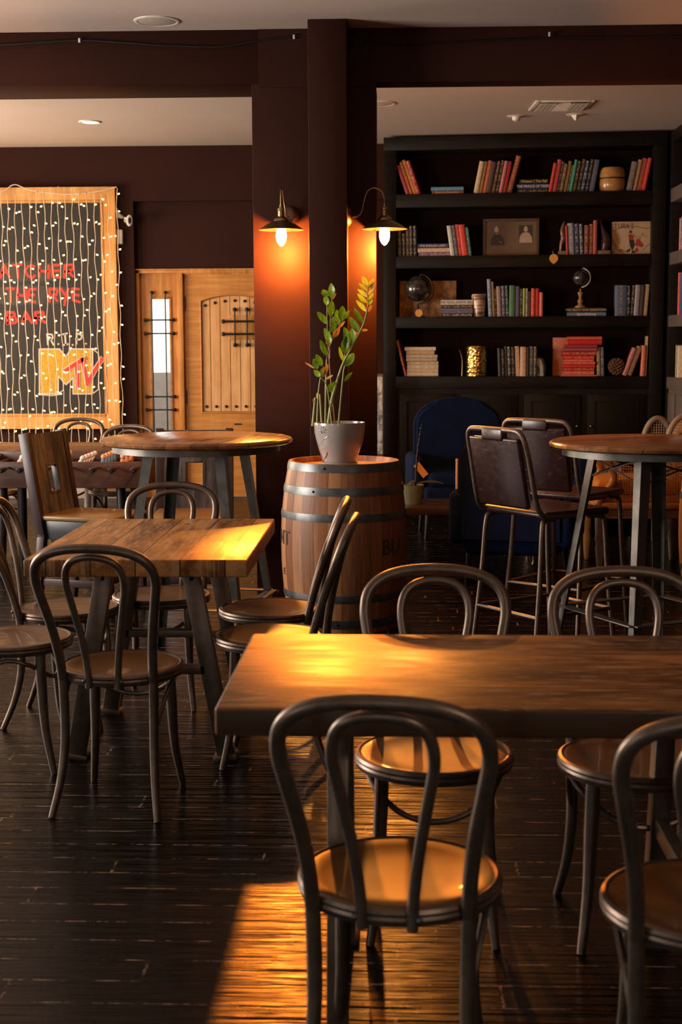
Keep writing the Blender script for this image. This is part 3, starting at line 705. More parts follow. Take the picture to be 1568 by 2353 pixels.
M['greywood'] = wood('rubbed grey brown wood', ((0.040, 0.036, 0.037), (0.085, 0.074, 0.072), (0.17, 0.152, 0.143)), plank=0.5, axis='Z', rough=0.36, seam=0, bump=0.3)
slot_chair('dark wooden chair with slotted back panel left, beside the football table', -1.71, 7.86, R(-106))
slot_chair('dark wooden chair with square back opening behind the left round bar table', -1.14, 8.42-0.55, R(183))
# ---------------------------------------------------------------- wall lamps
def sconce(label, base, arm, lamp, normal):
    """base = rosette centre on the wall, arm = path of the swan neck, lamp = bottom centre of the bulb"""
    t = thing('wall_sconce', label, 'wall lamp', base, 0, 'filament wall sconces')
    o = Vector(base); n = Vector(normal).normalized()
    Mx = n.to_track_quat('Z', 'Y').to_matrix().to_4x4()
    B().lathe([(0, 0.022), (0.035, 0.022), (0.052, 0.010), (0.060, 0.0), (0, 0)], 32, M=Mx).obj('wall_plate', M['shade'], t)
    P = [Vector(p)-o for p in arm]
    B().tube(P, 0.0052, 10, sub=8).obj('swan_neck', M['agedbrass'], t)
    e = P[-1]; c = (e.x, e.y, e.z)
    B().lathe([(0, 0.0), (0.008, 0.0), (0.010, -0.018), (0.020, -0.022), (0.022, -0.034), (0.018, -0.037), (0.018, -0.066), (0.026, -0.070), (0.040, -0.083), (0.042, -0.092), (0, -0.092)], 32, c=c).obj('socket', M['agedbrass'], t)
    sh = [(0.030, -0.088), (0.048, -0.096), (0.085, -0.112), (0.127, -0.140), (0.130, -0.142), (0.127, -0.1435), (0.085, -0.1155), (0.048, -0.0995), (0.030, -0.0915), (0.030, -0.088)]
    B().lathe(sh, 56, c=c).obj('lamp_shade', M['shade'], t)
    zb = -0.100
    B().lathe([(0.011, zb), (0.014, zb-0.016), (0.027, zb-0.045), (0.031, zb-0.075), (0.026, zb-0.105), (0.014, zb-0.125), (0.005, zb-0.132), (0, zb-0.134)], 32, c=c).obj('bulb', M['bulb'], t)
    return o+e+Vector((0, 0, zb-0.070))
M['bulb'] = glow('hot filament bulb', (1.0, 0.62, 0.26), 60)
lz = 2.275
s1 = at(646, 470, Y=8.205); b1 = (X(664, 500, 8.38), 8.375, Z(664, 497, 8.38))
top = Z(646, 433, 8.25)
p1 = sconce('brass wall sconce left of the pilaster with glowing bulb, neck pointing at us', b1,
   [(b1[0], 8.372, b1[2]), (b1[0]-0.01, 8.33, b1[2]+0.0), (s1.x+0.01, 8.31, b1[2]+0.08), (s1.x+0.005, 8.28, top-0.015), (s1.x, 8.245, top), (s1.x, 8.212, top-0.03), (s1.x, 8.205, s1.z+0.01), (s1.x, 8.205, s1.z)], None, (0, -1, 0))
b2 = (PX1, 8.29, Z(806, 497, 8.29)); s2 = at(884, 468, Y=8.27)
def A2(px, py): v = at(px, py, Y=8.28); return (v.x, 8.28, v.z)
p2 = sconce('brass wall sconce right of the pilaster with glowing bulb, neck seen from the side', b2,
   [(PX1, 8.29, b2[2]), A2(818, 498), A2(830, 490), A2(837, 462), A2(845, 440), A2(861, 432), A2(876, 439), A2(883, 455), (s2.x, 8.28, s2.z)], None, (1, 0, 0))
def pt(name, loc, col, w, r=0.03, kind='POINT', **k):
    l = bpy.data.lights.new(name, kind); l.color = col; l.energy = w
    if kind in ('POINT', 'SPOT'): l.shadow_soft_size = r
    for a_, v in k.items(): setattr(l, a_, v)
    o = bpy.data.objects.new(name, l); COL.objects.link(o); o.location = loc; return o
for i, p in enumerate((p1, p2)):
    q = Vector((p.x, p.y, p.z-0.075))
    pt('sconce_glow', q, GLOWC, GLOWW, 0.03)
    s = pt('added_sconce_spot', q, WARM, SPOTW[i], 0.035, 'SPOT', spot_size=R((15.5, 40)[i]), spot_blend=0.5)  # extra spot added at each bulb, aimed at the front table and floor
    tgt = Vector((-0.12 if i == 0 else 0.0, 3.15, 0.17)); s.rotation_euler = (tgt-q).to_track_quat('-Z', 'Y').to_euler()

# ---------------------------------------------------------------- daylight through the left windows
WE = [330, 330, 260, 300]
for (y0, y1), e, TILT, DC in zip(WINS, DAYW, TILTS, DAYCS):
    l = bpy.data.lights.new('window_daylight', 'AREA'); l.shape = 'RECTANGLE'; l.size = 1.8; l.size_y = (y1-y0); l.energy = e; l.color = DC
    o = bpy.data.objects.new('window_daylight', l); COL.objects.link(o); o.location = (XL-0.25, (y0+y1)/2, 1.65); o.rotation_euler = (0, R(-90-TILT), 0)
w = bpy.data.worlds.new('sky'); SC.world = w; w.use_nodes = True
w.node_tree.nodes['Background'].inputs[0].default_value = (1.0, 0.97, 0.92, 1); w.node_tree.nodes['Background'].inputs[1].default_value = SKY

l = bpy.data.lights.new('window_daylight', 'AREA'); l.shape = 'RECTANGLE'; l.size = 0.66; l.size_y = 1.85; l.energy = FRONTW; l.color = DAYC  # area light in the added front window, for the tube highlights
o = bpy.data.objects.new('window_daylight', l); COL.objects.link(o); o.location = (-1.1, YF-0.15, 1.55); o.rotation_euler = (R(90), 0, 0)
pt('chair_fill_light', (1.5, 0.5, 2.05), (1.0, 0.82, 0.66), BACKW, 0.16)  # unseen bare fill light, added to bring out the near chairs' metal
# ---------------------------------------------------------------- ceiling fittings
def disc(name, label, cat, px, py, rr, prof, mat, parts=None):
    c = at(px, py, z=CH-0.005); t = thing(name, label, cat, (c.x, c.y, CH))
    for nm, pr, mt in prof: B().lathe(pr, 48).obj(nm, mt, t)
    return t
grl = plain('speaker grille', (0.50, 0.41, 0.34), 0.7, scale=120, bump=0.5)
disc('ceiling_speaker', 'large round ceiling speaker with cream rim above the left beam', 'ceiling speaker', 361, 50, 0, [
    ('rim', [(0.108, -0.006), (0.118, -0.008), (0.128, -0.004), (0.130, 0.0), (0.108, 0.0), (0.108, -0.006)], M['white']), ('grille', [(0, -0.011), (0.08, -0.010), (0.108, -0.004), (0.108, 0), (0, 0)], grl)], None)
disc('ceiling_speaker', 'round ceiling speaker half hidden by the column, over the bookshelf room', 'ceiling speaker', 872, 239, 0, [
    ('rim', [(0.108, -0.006), (0.118, -0.008), (0.128, -0.004), (0.130, 0.0), (0.108, 0.0), (0.108, -0.006)], M['white']), ('grille', [(0, -0.011), (0.08, -0.010), (0.108, -0.004), (0.108, 0), (0, 0)], grl)], None)
disc('recessed_downlight', 'small lit downlight in the ceiling over the chalkboard wall', 'ceiling light', 207, 281, 0, [
    ('trim_ring', [(0.062, -0.004), (0.080, -0.010), (0.092, -0.004), (0.094, 0), (0.062, 0), (0.062, -0.004)], M['white']), ('lens', [(0, -0.008), (0.062, -0.006), (0.062, 0), (0, 0)], glow('downlight lens', (1, 0.78, 0.5), 7))], None)
c = at(207, 281, z=CH); pt('downlight_glow', (c.x, c.y, CH-0.03), (1, 0.62, 0.32), 26, 0.05, 'SPOT', spot_size=R(130), spot_blend=0.8)
t = disc('ceiling_sensor', 'round white dome sensor on the ceiling left of the vent', 'sensor', 1187, 268, 0, [
    ('base', [(0.0, -0.006), (0.070, -0.005), (0.078, 0), (0, 0)], M['white']), ('dome', [(0.034, -0.006), (0.034, -0.020), (0.028, -0.034), (0.015, -0.041), (0, -0.043)], M['white'])], None)
c = at(1324, 263, z=CH); t = thing('ceiling_wedge_lamp', 'small white pointed fitting on the ceiling below the vent', 'ceiling fitting', (c.x, c.y, CH))
B().lathe([(0, -0.006), (0.070, -0.005), (0.078, 0), (0, 0)], 40).obj('base', M['white'], t)
B().lathe([(0.040, -0.006), (0.010, -0.046), (0, -0.048)], 4).obj('pointed_cover', M['white'], t, smooth=False)
c = at(1290, 241, z=CH); t = thing('ceiling_vent', 'white square ceiling air vent with curved louvres', 'vent', (c.x, c.y, CH), R(2))
b = B(); w_, d_ = 0.20, 0.20
for q in (-1, 1): b.b2(q*w_-0.02, q*w_+0.02, -d_-0.02, d_+0.02, -0.012, 0, 0.003); b.b2(-w_, w_, q*d_-0.02, q*d_+0.02, -0.012, 0, 0.003)
b.obj('frame', M['white'], t); B().b2(-w_, w_, -d_, d_, -0.003, 0).obj('duct_opening', M['black'], t)
for k in range(4):
    for s in (-1, 1):
        x = s*(0.075+k*0.030)
        B().box((x, 0, -0.020), (0.034, 2*d_-0.03, 0.002), 0, None).obj('louvre', M['white'], t, smooth=False).rotation_euler = (0, R(-38*s), 0) if False else (0, 0, 0)
for k in range(5):
    y = -0.13+k*0.065
    B().beam((-0.055, y, -0.016), (0.055, y, -0.016), 0.030, 0.003, 0, (0, 0.5, 0.8)).obj('louvre', M['white'], t, smooth=False)

# cable along the beam with clips
cab = thing('cable', 'black cable sagging along the face of the ceiling beam', 'cable', (0, 8.37, 3.2))
def CP(px, py, y=8.368): v = at(px, py, Y=y); return v-Vector((0, 8.37, 3.2))
B().tube([CP(-60, 108), CP(60, 100), CP(180, 93), CP(280, 98), CP(380, 105), CP(500, 108), CP(560, 100), CP(620, 90), CP(680, 84), CP(706, 80)], 0.0055, 8).tube(
    [CP(706, 80), CP(712, 77, 8.19), CP(760, 70, 8.19), CP(798, 68, 8.19), CP(806, 69, 8.25), CP(818, 74)], 0.0055, 8).tube([CP(818, 74), CP(830, 90), CP(860, 98), CP(960, 100), CP(1100, 94), CP(1250, 88), CP(1400, 86), CP(1640, 84)], 0.0045, 8).obj('cord', M['black'], cab)
for px, py in ((183, 93), (676, 85), (1263, 79)):
    c = CP(px, py); B().box((c.x, c.y-0.004, c.z), (0.012, 0.012, 0.024), 0.002).obj('cable_clip', M['white'], cab)

# security camera, little box and hook beside the chalkboard
YW = YB-0.07
t = thing('security_camera', 'white oval security camera with black face beside the chalkboard', 'security camera', (X(290, 507, YW), YW, Z(290, 507, YW)))
ax = Vector((0.35, -1, -0.05)).normalized()
c0 = at(297, 507, Y=YW-0.13)-t.location
b = B(); Q = ax.to_track_quat('Z', 'Y').to_matrix().to_4x4(); Q.translation = c0
b.lathe([(0, -0.05), (0.020, -0.048), (0.025, -0.03), (0.026, 0.03), (0.022, 0.036), (0, 0.036)], 24)
for v in b.bm.verts: v.co.y *= 1.9 if False else 1.0; v.co.x *= 1.0
for v in b.bm.verts: v.co.y *= 2.0
bmesh.ops.transform(b.bm, matrix=Q, verts=b.bm.verts); b.obj('housing', M['white'], t)
b = B(); b.lathe([(0, 0.039), (0.012, 0.039), (0.014, 0.034), (0, 0.034)], 20)
for v in b.bm.verts: v.co.y *= 2.3
bmesh.ops.transform(b.bm, matrix=Q, verts=b.bm.verts); b.obj('lens_face', M['black'], t)
B().tube([(0, 0, 0), (0.0, -0.06, 0.02), tuple(c0)], 0.010, 8).sphere((0, -0.006, 0), 0.022, 12).obj('bracket', M['white'], t)
t = thing('cable_hook', 'white curved hook above the small white box by the chalkboard', 'hook', (X(276, 490, YW), YW, Z(276, 492, YW)))
B().tube([(-0.03, -0.01, 0.05), (-0.02, -0.03, 0.01), (0.0, -0.03, -0.02), (0.03, -0.02, -0.03)], [0.012, 0.02, 0.022, 0.014], 10).obj('hook_body', M['white'], t)
t = thing('junction_box', 'small white plastic box on the wall beside the chalkboard frame', 'box', (X(275, 545, YW), YW, Z(275, 545, YW)))
B().box((0, -0.025, 0), (0.075, 0.05, 0.135), 0.014, seg=4).obj('box_body', M['white'], t); B().b2(-0.03, 0.03, -0.0515, -0.049, -0.02, -0.017).obj('cover_line', grl, t)

# ---------------------------------------------------------------- chalkboard with drawn lettering
YC = YW-0.05
cb = thing('chalkboard', 'big chalkboard in a golden pine frame hung with fairy lights', 'chalkboard', (X(60, 700, YC), YC, Z(60, 985, YC)))
def C(px, py, y=0.0): v = at(px, py, Y=YC)-cb.location; return Vector((v.x, y, v.z))
x0, x1, z1, z0 = -1.45, C(271, 700).x, C(120, 431).z, 0.0
fw = 0.135
bz = plain('chalkboard slate', (0.016, 0.015, 0.015), 0.7, var=0.35, scale=2.5)
B().b2(x0+fw*0.8, x1-fw*0.8, 0.005, 0.045, z0+fw*0.8, z1-fw*0.8).obj('slate', bz, cb, smooth=False)
for nm, pl in (('r', [(x1-fw, z0+fw), (x1, z0), (x1, z1), (x1-fw, z1-fw)]), ('l', [(x0, z0), (x0+fw, z0+fw), (x0+fw, z1-fw), (x0, z1)]),
               ('t', [(x0+fw, z1-fw), (x1-fw, z1-fw), (x1, z1), (x0, z1)]), ('b', [(x0, z0), (x1, z0), (x1-fw, z0+fw), (x0+fw, z0+fw)])):
    b = B(); bm = b.bm; cx = sum(p[0] for p in pl)/4; cz = sum(p[1] for p in pl)/4
    f = []
    for p in pl:
        outer = (abs(p[0]-x0) < 1e-6 or abs(p[0]-x1) < 1e-6 or abs(p[1]-z0) < 1e-6 or abs(p[1]-z1) < 1e-6)
        f.append(bm.verts.new((p[0], -0.035 if outer else -0.012, p[1])))
    k = [bm.verts.new((p[0], 0.05, p[1])) for p in pl]
    bm.faces.new(f); bm.faces.new(k[::-1])
    for i in range(4): bm.faces.new((f[i], k[i], k[(i+1) % 4], f[(i+1) % 4]))
    b.obj('frame_rail', M['gold'], cb, smooth=False, recalc=True)
b = B()
for q in ((x0+fw, x1-fw, z0+fw-0.02, z0+fw+0.006), (x0+fw, x1-fw, z1-fw-0.006, z1-fw+0.02), (x0+fw-0.02, x0+fw+0.006, z0+fw, z1-fw), (x1-fw-0.006, x1-fw+0.02, z0+fw, z1-fw)):
    b.b2(q[0], q[1], -0.022, 0.01, q[2], q[3], 0.006)
b.obj('frame_bead', M['gold'], cb)
STR = {'A': [[(0, 0), (.5, 1), (1, 0)], [(.2, .4), (.8, .4)]], 'B': [[(0, 0), (0, 1), (.7, .95), (.8, .75), (.65, .55), (0, .5)], [(.65, .55), (.95, .3), (.75, .05), (0, 0)]],
       'C': [[(.95, .85), (.6, 1), (.2, .85), (0, .5), (.2, .12), (.6, 0), (.95, .15)]], 'E': [[(.95, 1), (.1, .95), (0, .5), (.1, .05), (.95, 0)], [(.05, .5), (.8, .52)]],
       'H': [[(0, 0), (0, 1)], [(1, 0), (1, 1)], [(0, .5), (1, .5)]], 'I': [[(.1, 1), (.9, 1)], [(.5, 1), (.5, 0)], [(.1, 0), (.9, 0)]], 'N': [[(0, 0), (0, 1), (1, 0), (1, 1)]],
       'P': [[(0, 0), (0, 1), (.8, .95), (.9, .7), (.7, .5), (0, .45)]], 'R': [[(0, 0), (0, 1), (.8, .95), (.9, .75), (.7, .52), (0, .48)], [(.35, .48), (.95, 0)]],
       'T': [[(0, 1), (1, 1)], [(.5, 1), (.5, 0)]], 'Y': [[(0, 1), (.5, .5), (1, 1)], [(.5, .5), (.45, -.25)]], '.': [[(.4, .02), (.55, .02)]]}
def ribbon(b, pts, w, y):
    P = [Vector((p[0], p[1])) for p in pts]
    for k, (p, q) in enumerate(zip(P, P[1:])):
        t = (q-p).normalized(); s = Vector((-t.y, t.x))*w/2; e = t*w*0.3; dy = 0.0004*(k % 2)
        b.prism([p+s-e*0.5, p-s*0.9-e, q-s-e*-0.5, q+s*0.9+e], y-dy, y+0.0035)
def chalk(name, txt, px0, px1, pyt, pyb, w, mat, gap=0.28):
    a0, a1 = C(px0, pyb), C(px1, pyt); Wd, Hh = a1.x-a0.x, a1.z-a0.z; n = len(txt); adv = Wd/(n-gap); lw = adv*(1-gap); b = B()
    for i, ch in enumerate(txt):
        if ch == ' ': continue
        for st in STR[ch]:
            P = [(a0.x+adv*i+p[0]*lw+0.006*math.sin(i*7+p[1]*5), a0.z+p[1]*Hh+0.006*math.sin(i*5+p[0]*4)) for p in st]
            ribbon(b, P, w, 0.0015+0.0003*(i % 3))
    return b.obj(name, mat, cb, smooth=False, recalc=True)
redc = plain('red chalk', (0.62, 0.050, 0.035), 0.8, scale=60); whc = plain('white chalk', (0.56, 0.53, 0.5), 0.85, scale=60); yec = plain('yellow chalk', (0.52, 0.32, 0.035), 0.85, scale=40, var=0.25)
smear = plain('rubbed chalk dust', (0.05, 0.047, 0.045), 0.8, scale=4, var=0.35)
for px0, px1, pt_, pb in ((-60, 175, 600, 648), (-60, 190, 655, 702)):
    b = B(); n = 28
    c0, c1 = C(px0, pb), C(px1, pt_); cx, cz = (c0.x+c1.x)/2, (c0.z+c1.z)/2
    b.prism([(cx+(c1.x-c0.x)/2*math.cos(2*PI*k/n)*(1+.04*math.sin(k*3)), cz+(c1.z-c0.z)/2*math.sin(2*PI*k/n)*(1+.1*math.sin(k*2))) for k in range(n)], 0.0035, 0.006)
    b.obj('chalk_smear', smear, cb, smooth=False, recalc=True)
chalk('chalk_lettering', 'CATCHER', -30, 170, 608, 638, 0.024, redc)
chalk('chalk_lettering', 'IN THE RYE', -62, 184, 663, 694, 0.024, redc)
chalk('chalk_lettering', 'BAR', 17, 104, 717, 743, 0.026, redc)
chalk('chalk_lettering', 'R.I.P.', 110, 205, 767, 792, 0.016, whc, 0.15)
mp = [(90, 802), (137, 802), (151, 820), (164, 802), (213, 802), (213, 905), (168, 905), (168, 868), (152, 884), (134, 864), (134, 905), (91, 905)]
b = B(); b.prism([(C(*p).x, C(*p).z) for p in mp], 0.0015, 0.006); b.obj('chalk_drawing', yec, cb, smooth=False, recalc=True)
b = B(); P = [(C(*p).x, C(*p).z) for p in mp]; ribbon(b, P+[P[0]], 0.013, -0.0005)
ex = [(213, 802), (226, 812), (228, 842), (226, 895), (213, 905)]; ribbon(b, [(C(*p).x, C(*p).z) for p in ex], 0.010, -0.0005)
ex = [(134, 905), (146, 896), (146, 880)]; ribbon(b, [(C(*p).x, C(*p).z) for p in ex], 0.010, -0.0005)
ex = [(91, 907), (120, 909), (140, 906)]; ribbon(b, [(C(*p).x, C(*p).z) for p in ex], 0.010, -0.0008)
b.obj('chalk_outline', whc, cb, smooth=False, recalc=True)
for wv, mt, y, nm in ((0.052, whc, -0.003, 'chalk_outline'), (0.034, redc, -0.0065, 'chalk_drawing')):
    b = B()
    for st in ([(150, 852), (165, 842), (180, 832), (197, 824)], [(176, 836), (178, 862), (179, 892)], [(190, 824), (195, 850), (201, 882)], [(200, 884), (215, 856), (235, 824)]):
        ribbon(b, [(C(*p).x, C(*p).z) for p in st], wv, y)
    b.obj(nm, mt, cb, smooth=False, recalc=True)

# ---------------------------------------------------------------- fairy-light curtain in front of the board
YL = YC-0.12
fc = thing('fairy_light_curtain', 'curtain of warm fairy lights on white twisted cords over the chalkboard', 'fairy lights', (X(100, 440, YL), YL, Z(100, 440, YL)))
def FL(px, py, dy=0.0): v = at(px, py, Y=YL)-fc.location; return Vector((v.x, v.y+dy, v.z))
M['fairy'] = glow('fairy bulb', (1.0, 0.55, 0.16), 13); M['cordw'] = plain('white twisted cord', (0.62, 0.52, 0.42), 0.5)
bme = B(); bme.sphere((0, 0, 0), 0.0062, 8, (1, 1, 1.7)); bulb0 = bme.obj('fairy_bulb', M['fairy'])
me_b = bulb0.data; bpy.data.objects.remove(bulb0)
FX = [-190, -172, -155, -138, -120, -104, -90, -76, -62, -46, -30, -12, 2, 16, 33, 50, 67, 83, 100, 116, 132, 148, 165, 182, 198, 215, 232, 248, 268]
for i, px in enumerate(FX):
    edge = (px == 268); top_y = 432 if edge else 437+9*math.sin(i*0.55); n = 17 if not edge else 13
    pts = []
    for k in range(24):
        u = k/23; py = top_y+(1030-top_y)*u; drift = (18 if not edge else 16)*u
        pts.append(FL(px+drift+1.6*math.sin(k*1.7+i*2.3), py, 0.012*math.sin(k*0.9+i)))
    st = B().tube(pts, 0.0036, 6, sub=2).obj('light_string', M['cordw'], fc)
    for j in range(14):
        u = (j+0.65+0.16*math.sin(i*1.9+j*2.7))/14.0; py = top_y+(1030-top_y)*u+15*math.sin((px+40)/240*PI)+4*math.sin(i*3.1+j)
        if py > 1035: continue
        px_ = px+(18 if not edge else 16)*u+(5 if (i+j) % 3 else -5)
        o = bpy.data.objects.new('fairy_bulb', me_b); COL.objects.link(o); o.parent = st; o.location = FL(px_, py, -0.02); o.rotation_euler = (rnd.uniform(-.6, .6), 1.2*rnd.choice((-1, 1)), 0)
B().tube([FL(-200, 432), FL(-120, 442), FL(-75, 430), FL(0, 440), FL(33, 424), FL(70, 437), FL(150, 446), (FL(215, 441)), FL(262, 431), FL(268, 429)], 0.005, 6, sub=4).obj('head_cord', M['cordw'], fc)

# ---------------------------------------------------------------- football table and table behind it
YT0, YT1 = 8.72, 9.38
tz = Z(150, 1062, YT0); tb = Z(150, 1122, YT0); tx0, tx1 = X(-70, 1090, YT0), X(336, 1090, YT0)
ft = thing('football_table', 'long brown table football game with rods and little players at far left', 'table football', ((tx0+tx1)/2, (YT0+YT1)/2, 0))
ox, oy = ft.location.x, ft.location.y; hw = (tx1-tx0)/2; hd = (YT1-YT0)/2
brown = wood('brown game cabinet', ((0.050, 0.024, 0.018), (0.085, 0.042, 0.030), (0.125, 0.066, 0.046)), plank=0.6, axis='X', rough=0.4, seam=0, bump=0.1)
B().b2(-hw, hw, -hd, -hd+0.03, tb, tz, 0.005).obj('side_panel', brown, ft); B().b2(-hw, hw, hd-0.03, hd, tb, tz+0.02, 0.005).obj('side_panel', brown, ft)
for s in (-1, 1): B().b2(s*hw-0.015, s*hw+0.015, -hd, hd, tb, tz+0.01, 0.005).obj('end_panel', brown, ft)
B().b2(-hw, hw, -hd+0.03, hd-0.03, tb+0.02, tb+0.04).obj('playing_field', plain('dark playing field', (0.04, 0.035, 0.03), 0.4), ft, smooth=False)
for sx in (-1, 1):
    for sy in (-1, 1): B().tube([(sx*(hw-0.18), sy*(hd-0.1), tb+0.02), (sx*(hw-0.16), sy*(hd-0.06), 0)], 0.030, 12, smooth=False).obj('leg', M['black'], ft)
skin = plain('bare wood head', (0.62, 0.36, 0.22), 0.5); wkit = plain('white game kit', (0.72, 0.66, 0.58), 0.45); okit = plain('orange game kit', (0.66, 0.24, 0.08), 0.45); bkit = plain('blue game kit', (0.10, 0.22, 0.48), 0.45)
nr = 8
for k, px in enumerate((-40, 20, 60, 118, 168, 225, 268, 318)):
    x = X(px, 1070, YT0)-ox
    kit, n = [(bkit, 1), (wkit, 2), (bkit, 3), (bkit, 3), (wkit, 5), (bkit, 5), (okit, 3), (bkit, 2)][k]
    rod = B().tube([(x, -hd-0.12, tz-0.035), (x, hd+0.10, tz-0.035)], 0.008, 8, smooth=False).obj('rod', M['steel'], ft)
    B().tube([(x, -hd-0.20, tz-0.035), (x, -hd-0.17, tz-0.035), (x, -hd-0.09, tz-0.035)], [0.012, 0.018, 0.014], 10).obj('grip', M['black'], rod)
    lean = 0.55 if k in (4, 1) else 0.12
    for j in range(n):
        y = -hd+0.10+(2*hd-0.2)*(j+0.5)/n
        Mx = Matrix.Translation((x, y, tz-0.035)) @ Matrix.Rotation(lean, 4, 'Y')
        B().box((0, 0, 0), (0.026, 0.030, 0.07), 0.008, Mx, seg=3).box((0, 0, -0.055), (0.022, 0.024, 0.05), 0.006, Mx).sphere((0, 0, 0.035), 0.013, 8, M=Mx).obj('player_body', kit, rod)
        B().sphere((0, 0, 0.056), 0.017, 10, (1, 1, 1.15), M=Mx).obj('player_head', wkit if kit == wkit else skin, rod)
t = thing('dining_table', 'long orange-brown plank table behind the football table under the chalkboard', 'table', (-2.85, 10.05, 0), 0, 'plank dining tables')
B().box((0, 0, 0.715), (1.9, 0.75, 0.05), 0.006).obj('tabletop', M['tablex'], t)
for sx in (-1, 1):
    for q in (-1, 1): B().beam((sx*0.7, q*0.15, 0.69), (sx*0.7, q*0.27, 0.0), 0.05, 0.05, 0.003, (1, 0, 0)).obj('leg', M['metal'], t)
# mirror leaning beyond the column
t = thing('wall_mirror', 'thin bright strip of mirror leaning between the column and the bookshelf', 'mirror', (X(860, 950, 12.3), 12.3, Z(870, 1046, 12.3)))
wd = X(880, 950, 12.3)-X(860, 950, 12.3)+0.18; hh = Z(870, 862, 12.3)-Z(870, 1046, 12.3)
mm = N('painted mirror reflection'); mo = mm.obj(); mm.set(col=mm.ramp(mm.noise(mo, 14, 6, 0.7), [(0.42, (0.20, 0.22, 0.23)), (0.56, (0.80, 0.82, 0.80))]), rough=0.3, metal=0.25)  # pale mottled colour stands in for a bright reflection
B().b2(-0.18, wd-0.18, 0, 0.02, 0.01, hh-0.01).obj('glass', mm.m, t, smooth=False)
b = B(); b.b2(-0.20, wd-0.18, -0.008, 0.03, -0.01, 0.012); b.b2(-0.20, wd-0.18, -0.008, 0.03, hh-0.012, hh+0.01); b.b2(wd-0.184, wd-0.176, -0.008, 0.03, 0, hh); b.b2(-0.20, -0.18, -0.008, 0.03, 0, hh)
b.obj('frame', M['steel'], t, smooth=False)
t = thing('console_cabinet', 'dark low cabinet behind the barrel carrying the mirror strip', 'cabinet', (X(868, 1000, 12.3), 12.28, 0))
zt = Z(870, 1046, 12.3)-0.012
B().b2(-0.35, 0.12, -0.16, 0.18, 0.06, zt, 0.006).obj('cabinet_body', M['blackwood'], t)
B().b2(-0.33, 0.10, -0.172, -0.161, 0.10, zt-0.06, 0.004).obj('cabinet_door', M['blackwood'], t)
for s in (-0.33, 0.10): B().b2(s-0.02, s+0.02, -0.14, 0.16, 0, 0.06).obj('foot', M['blackwood'], t)
# ---------------------------------------------------------------- built-in bookshelf (slightly turned towards us)
DL, DR = 12.72, 12.50
A0 = Vector((X(882, 600, DL), DL, 0)); A1 = Vector((X(1529, 600, DR), DR, 0))
BYAW = math.atan2(A1.y-A0.y, A1.x-A0.x); BU = (A1-A0).normalized(); BN = Vector((-BU.y, BU.x, 0)); BW = (A1-A0).length
def hit(px, py, inset=0.0):               # point on the shelf front (or a plane set back into it) in shelf coordinates
    d = ray(px, py); o = Vector((0, 0, EYE)); t = ((A0+BN*inset)-o).dot(BN)/d.dot(BN); p = o+d*t-A0
    return p.dot(BU), p.z
def wp(u, v, z): p = A0+BU*u+BN*v; return Vector((p.x, p.y, z))
bs = thing('bookshelf', 'tall built-in black bookshelf filled with books behind the leather stools', 'bookshelf', A0, BYAW)
ztop = min(CH-0.004, hit(1200, 309)[1]); zh = hit(1200, 340)[1]
sL = hit(911, 600)[0]; sR = hit(1498, 600)[0]
SH_ = []                                  # shelves: top and bottom of each board
for pt_, pb in ((442, 473), (586, 614), (727, 753), (865, 893)):
    SH_.append((hit(1205, pt_)[1], hit(1205, pb)[1]))
DP = 0.34
B().b2(0, sL, 0, DP, 0, zh, 0.004).obj('side_post', M['blackwood'], bs); B().b2(sR, BW, 0, DP, 0, zh, 0.004).obj('side_post', M['blackwood'], bs)
B().b2(0, BW, 0, DP, zh, ztop, 0.004).obj('top_rail', M['blackwood'], bs)
B().b2(sL, sR, DP-0.02, DP, 0.0, zh).obj('back_panel', M['inside'], bs, smooth=False)
for zt, zb in SH_: B().b2(sL-0.005, sR+0.005, 0.0, DP-0.02, zb, zt, 0.004).obj('shelf_board', M['blackwood'], bs)
zc = SH_[3][1]
B().b2(sL, sR, 0.015, 0.05, 0.0, zc).obj('cabinet_front', M['blackwood'], bs, smooth=False)
for k in range(4):
    w_ = (sR-sL)/4; u0, u1 = sL+w_*k+0.03, sL+w_*(k+1)-0.03
    d = B(); d.b2(u0, u1, -0.004, 0.014, 0.12, zc-0.05, 0.003).obj('cabinet_door', M['blackwood'], bs)
    b = B()
    for q in ((u0+0.06, u1-0.06, zc-0.12, zc-0.11), (u0+0.06, u1-0.06, 0.2, 0.21)): b.b2(q[0], q[1], -0.010, -0.004, q[2], q[3])
    for q in (u0+0.06, u1-0.07): b.b2(q, q+0.01, -0.010, -0.004, 0.2, zc-0.11)
    b.obj('door_moulding', M['blackwood'], bs, smooth=False)
    B().sphere((u1-0.03 if k % 2 == 0 else u0+0.03, -0.018, 0.72), 0.012, 10).obj('door_knob', M['agedbrass'], bs)

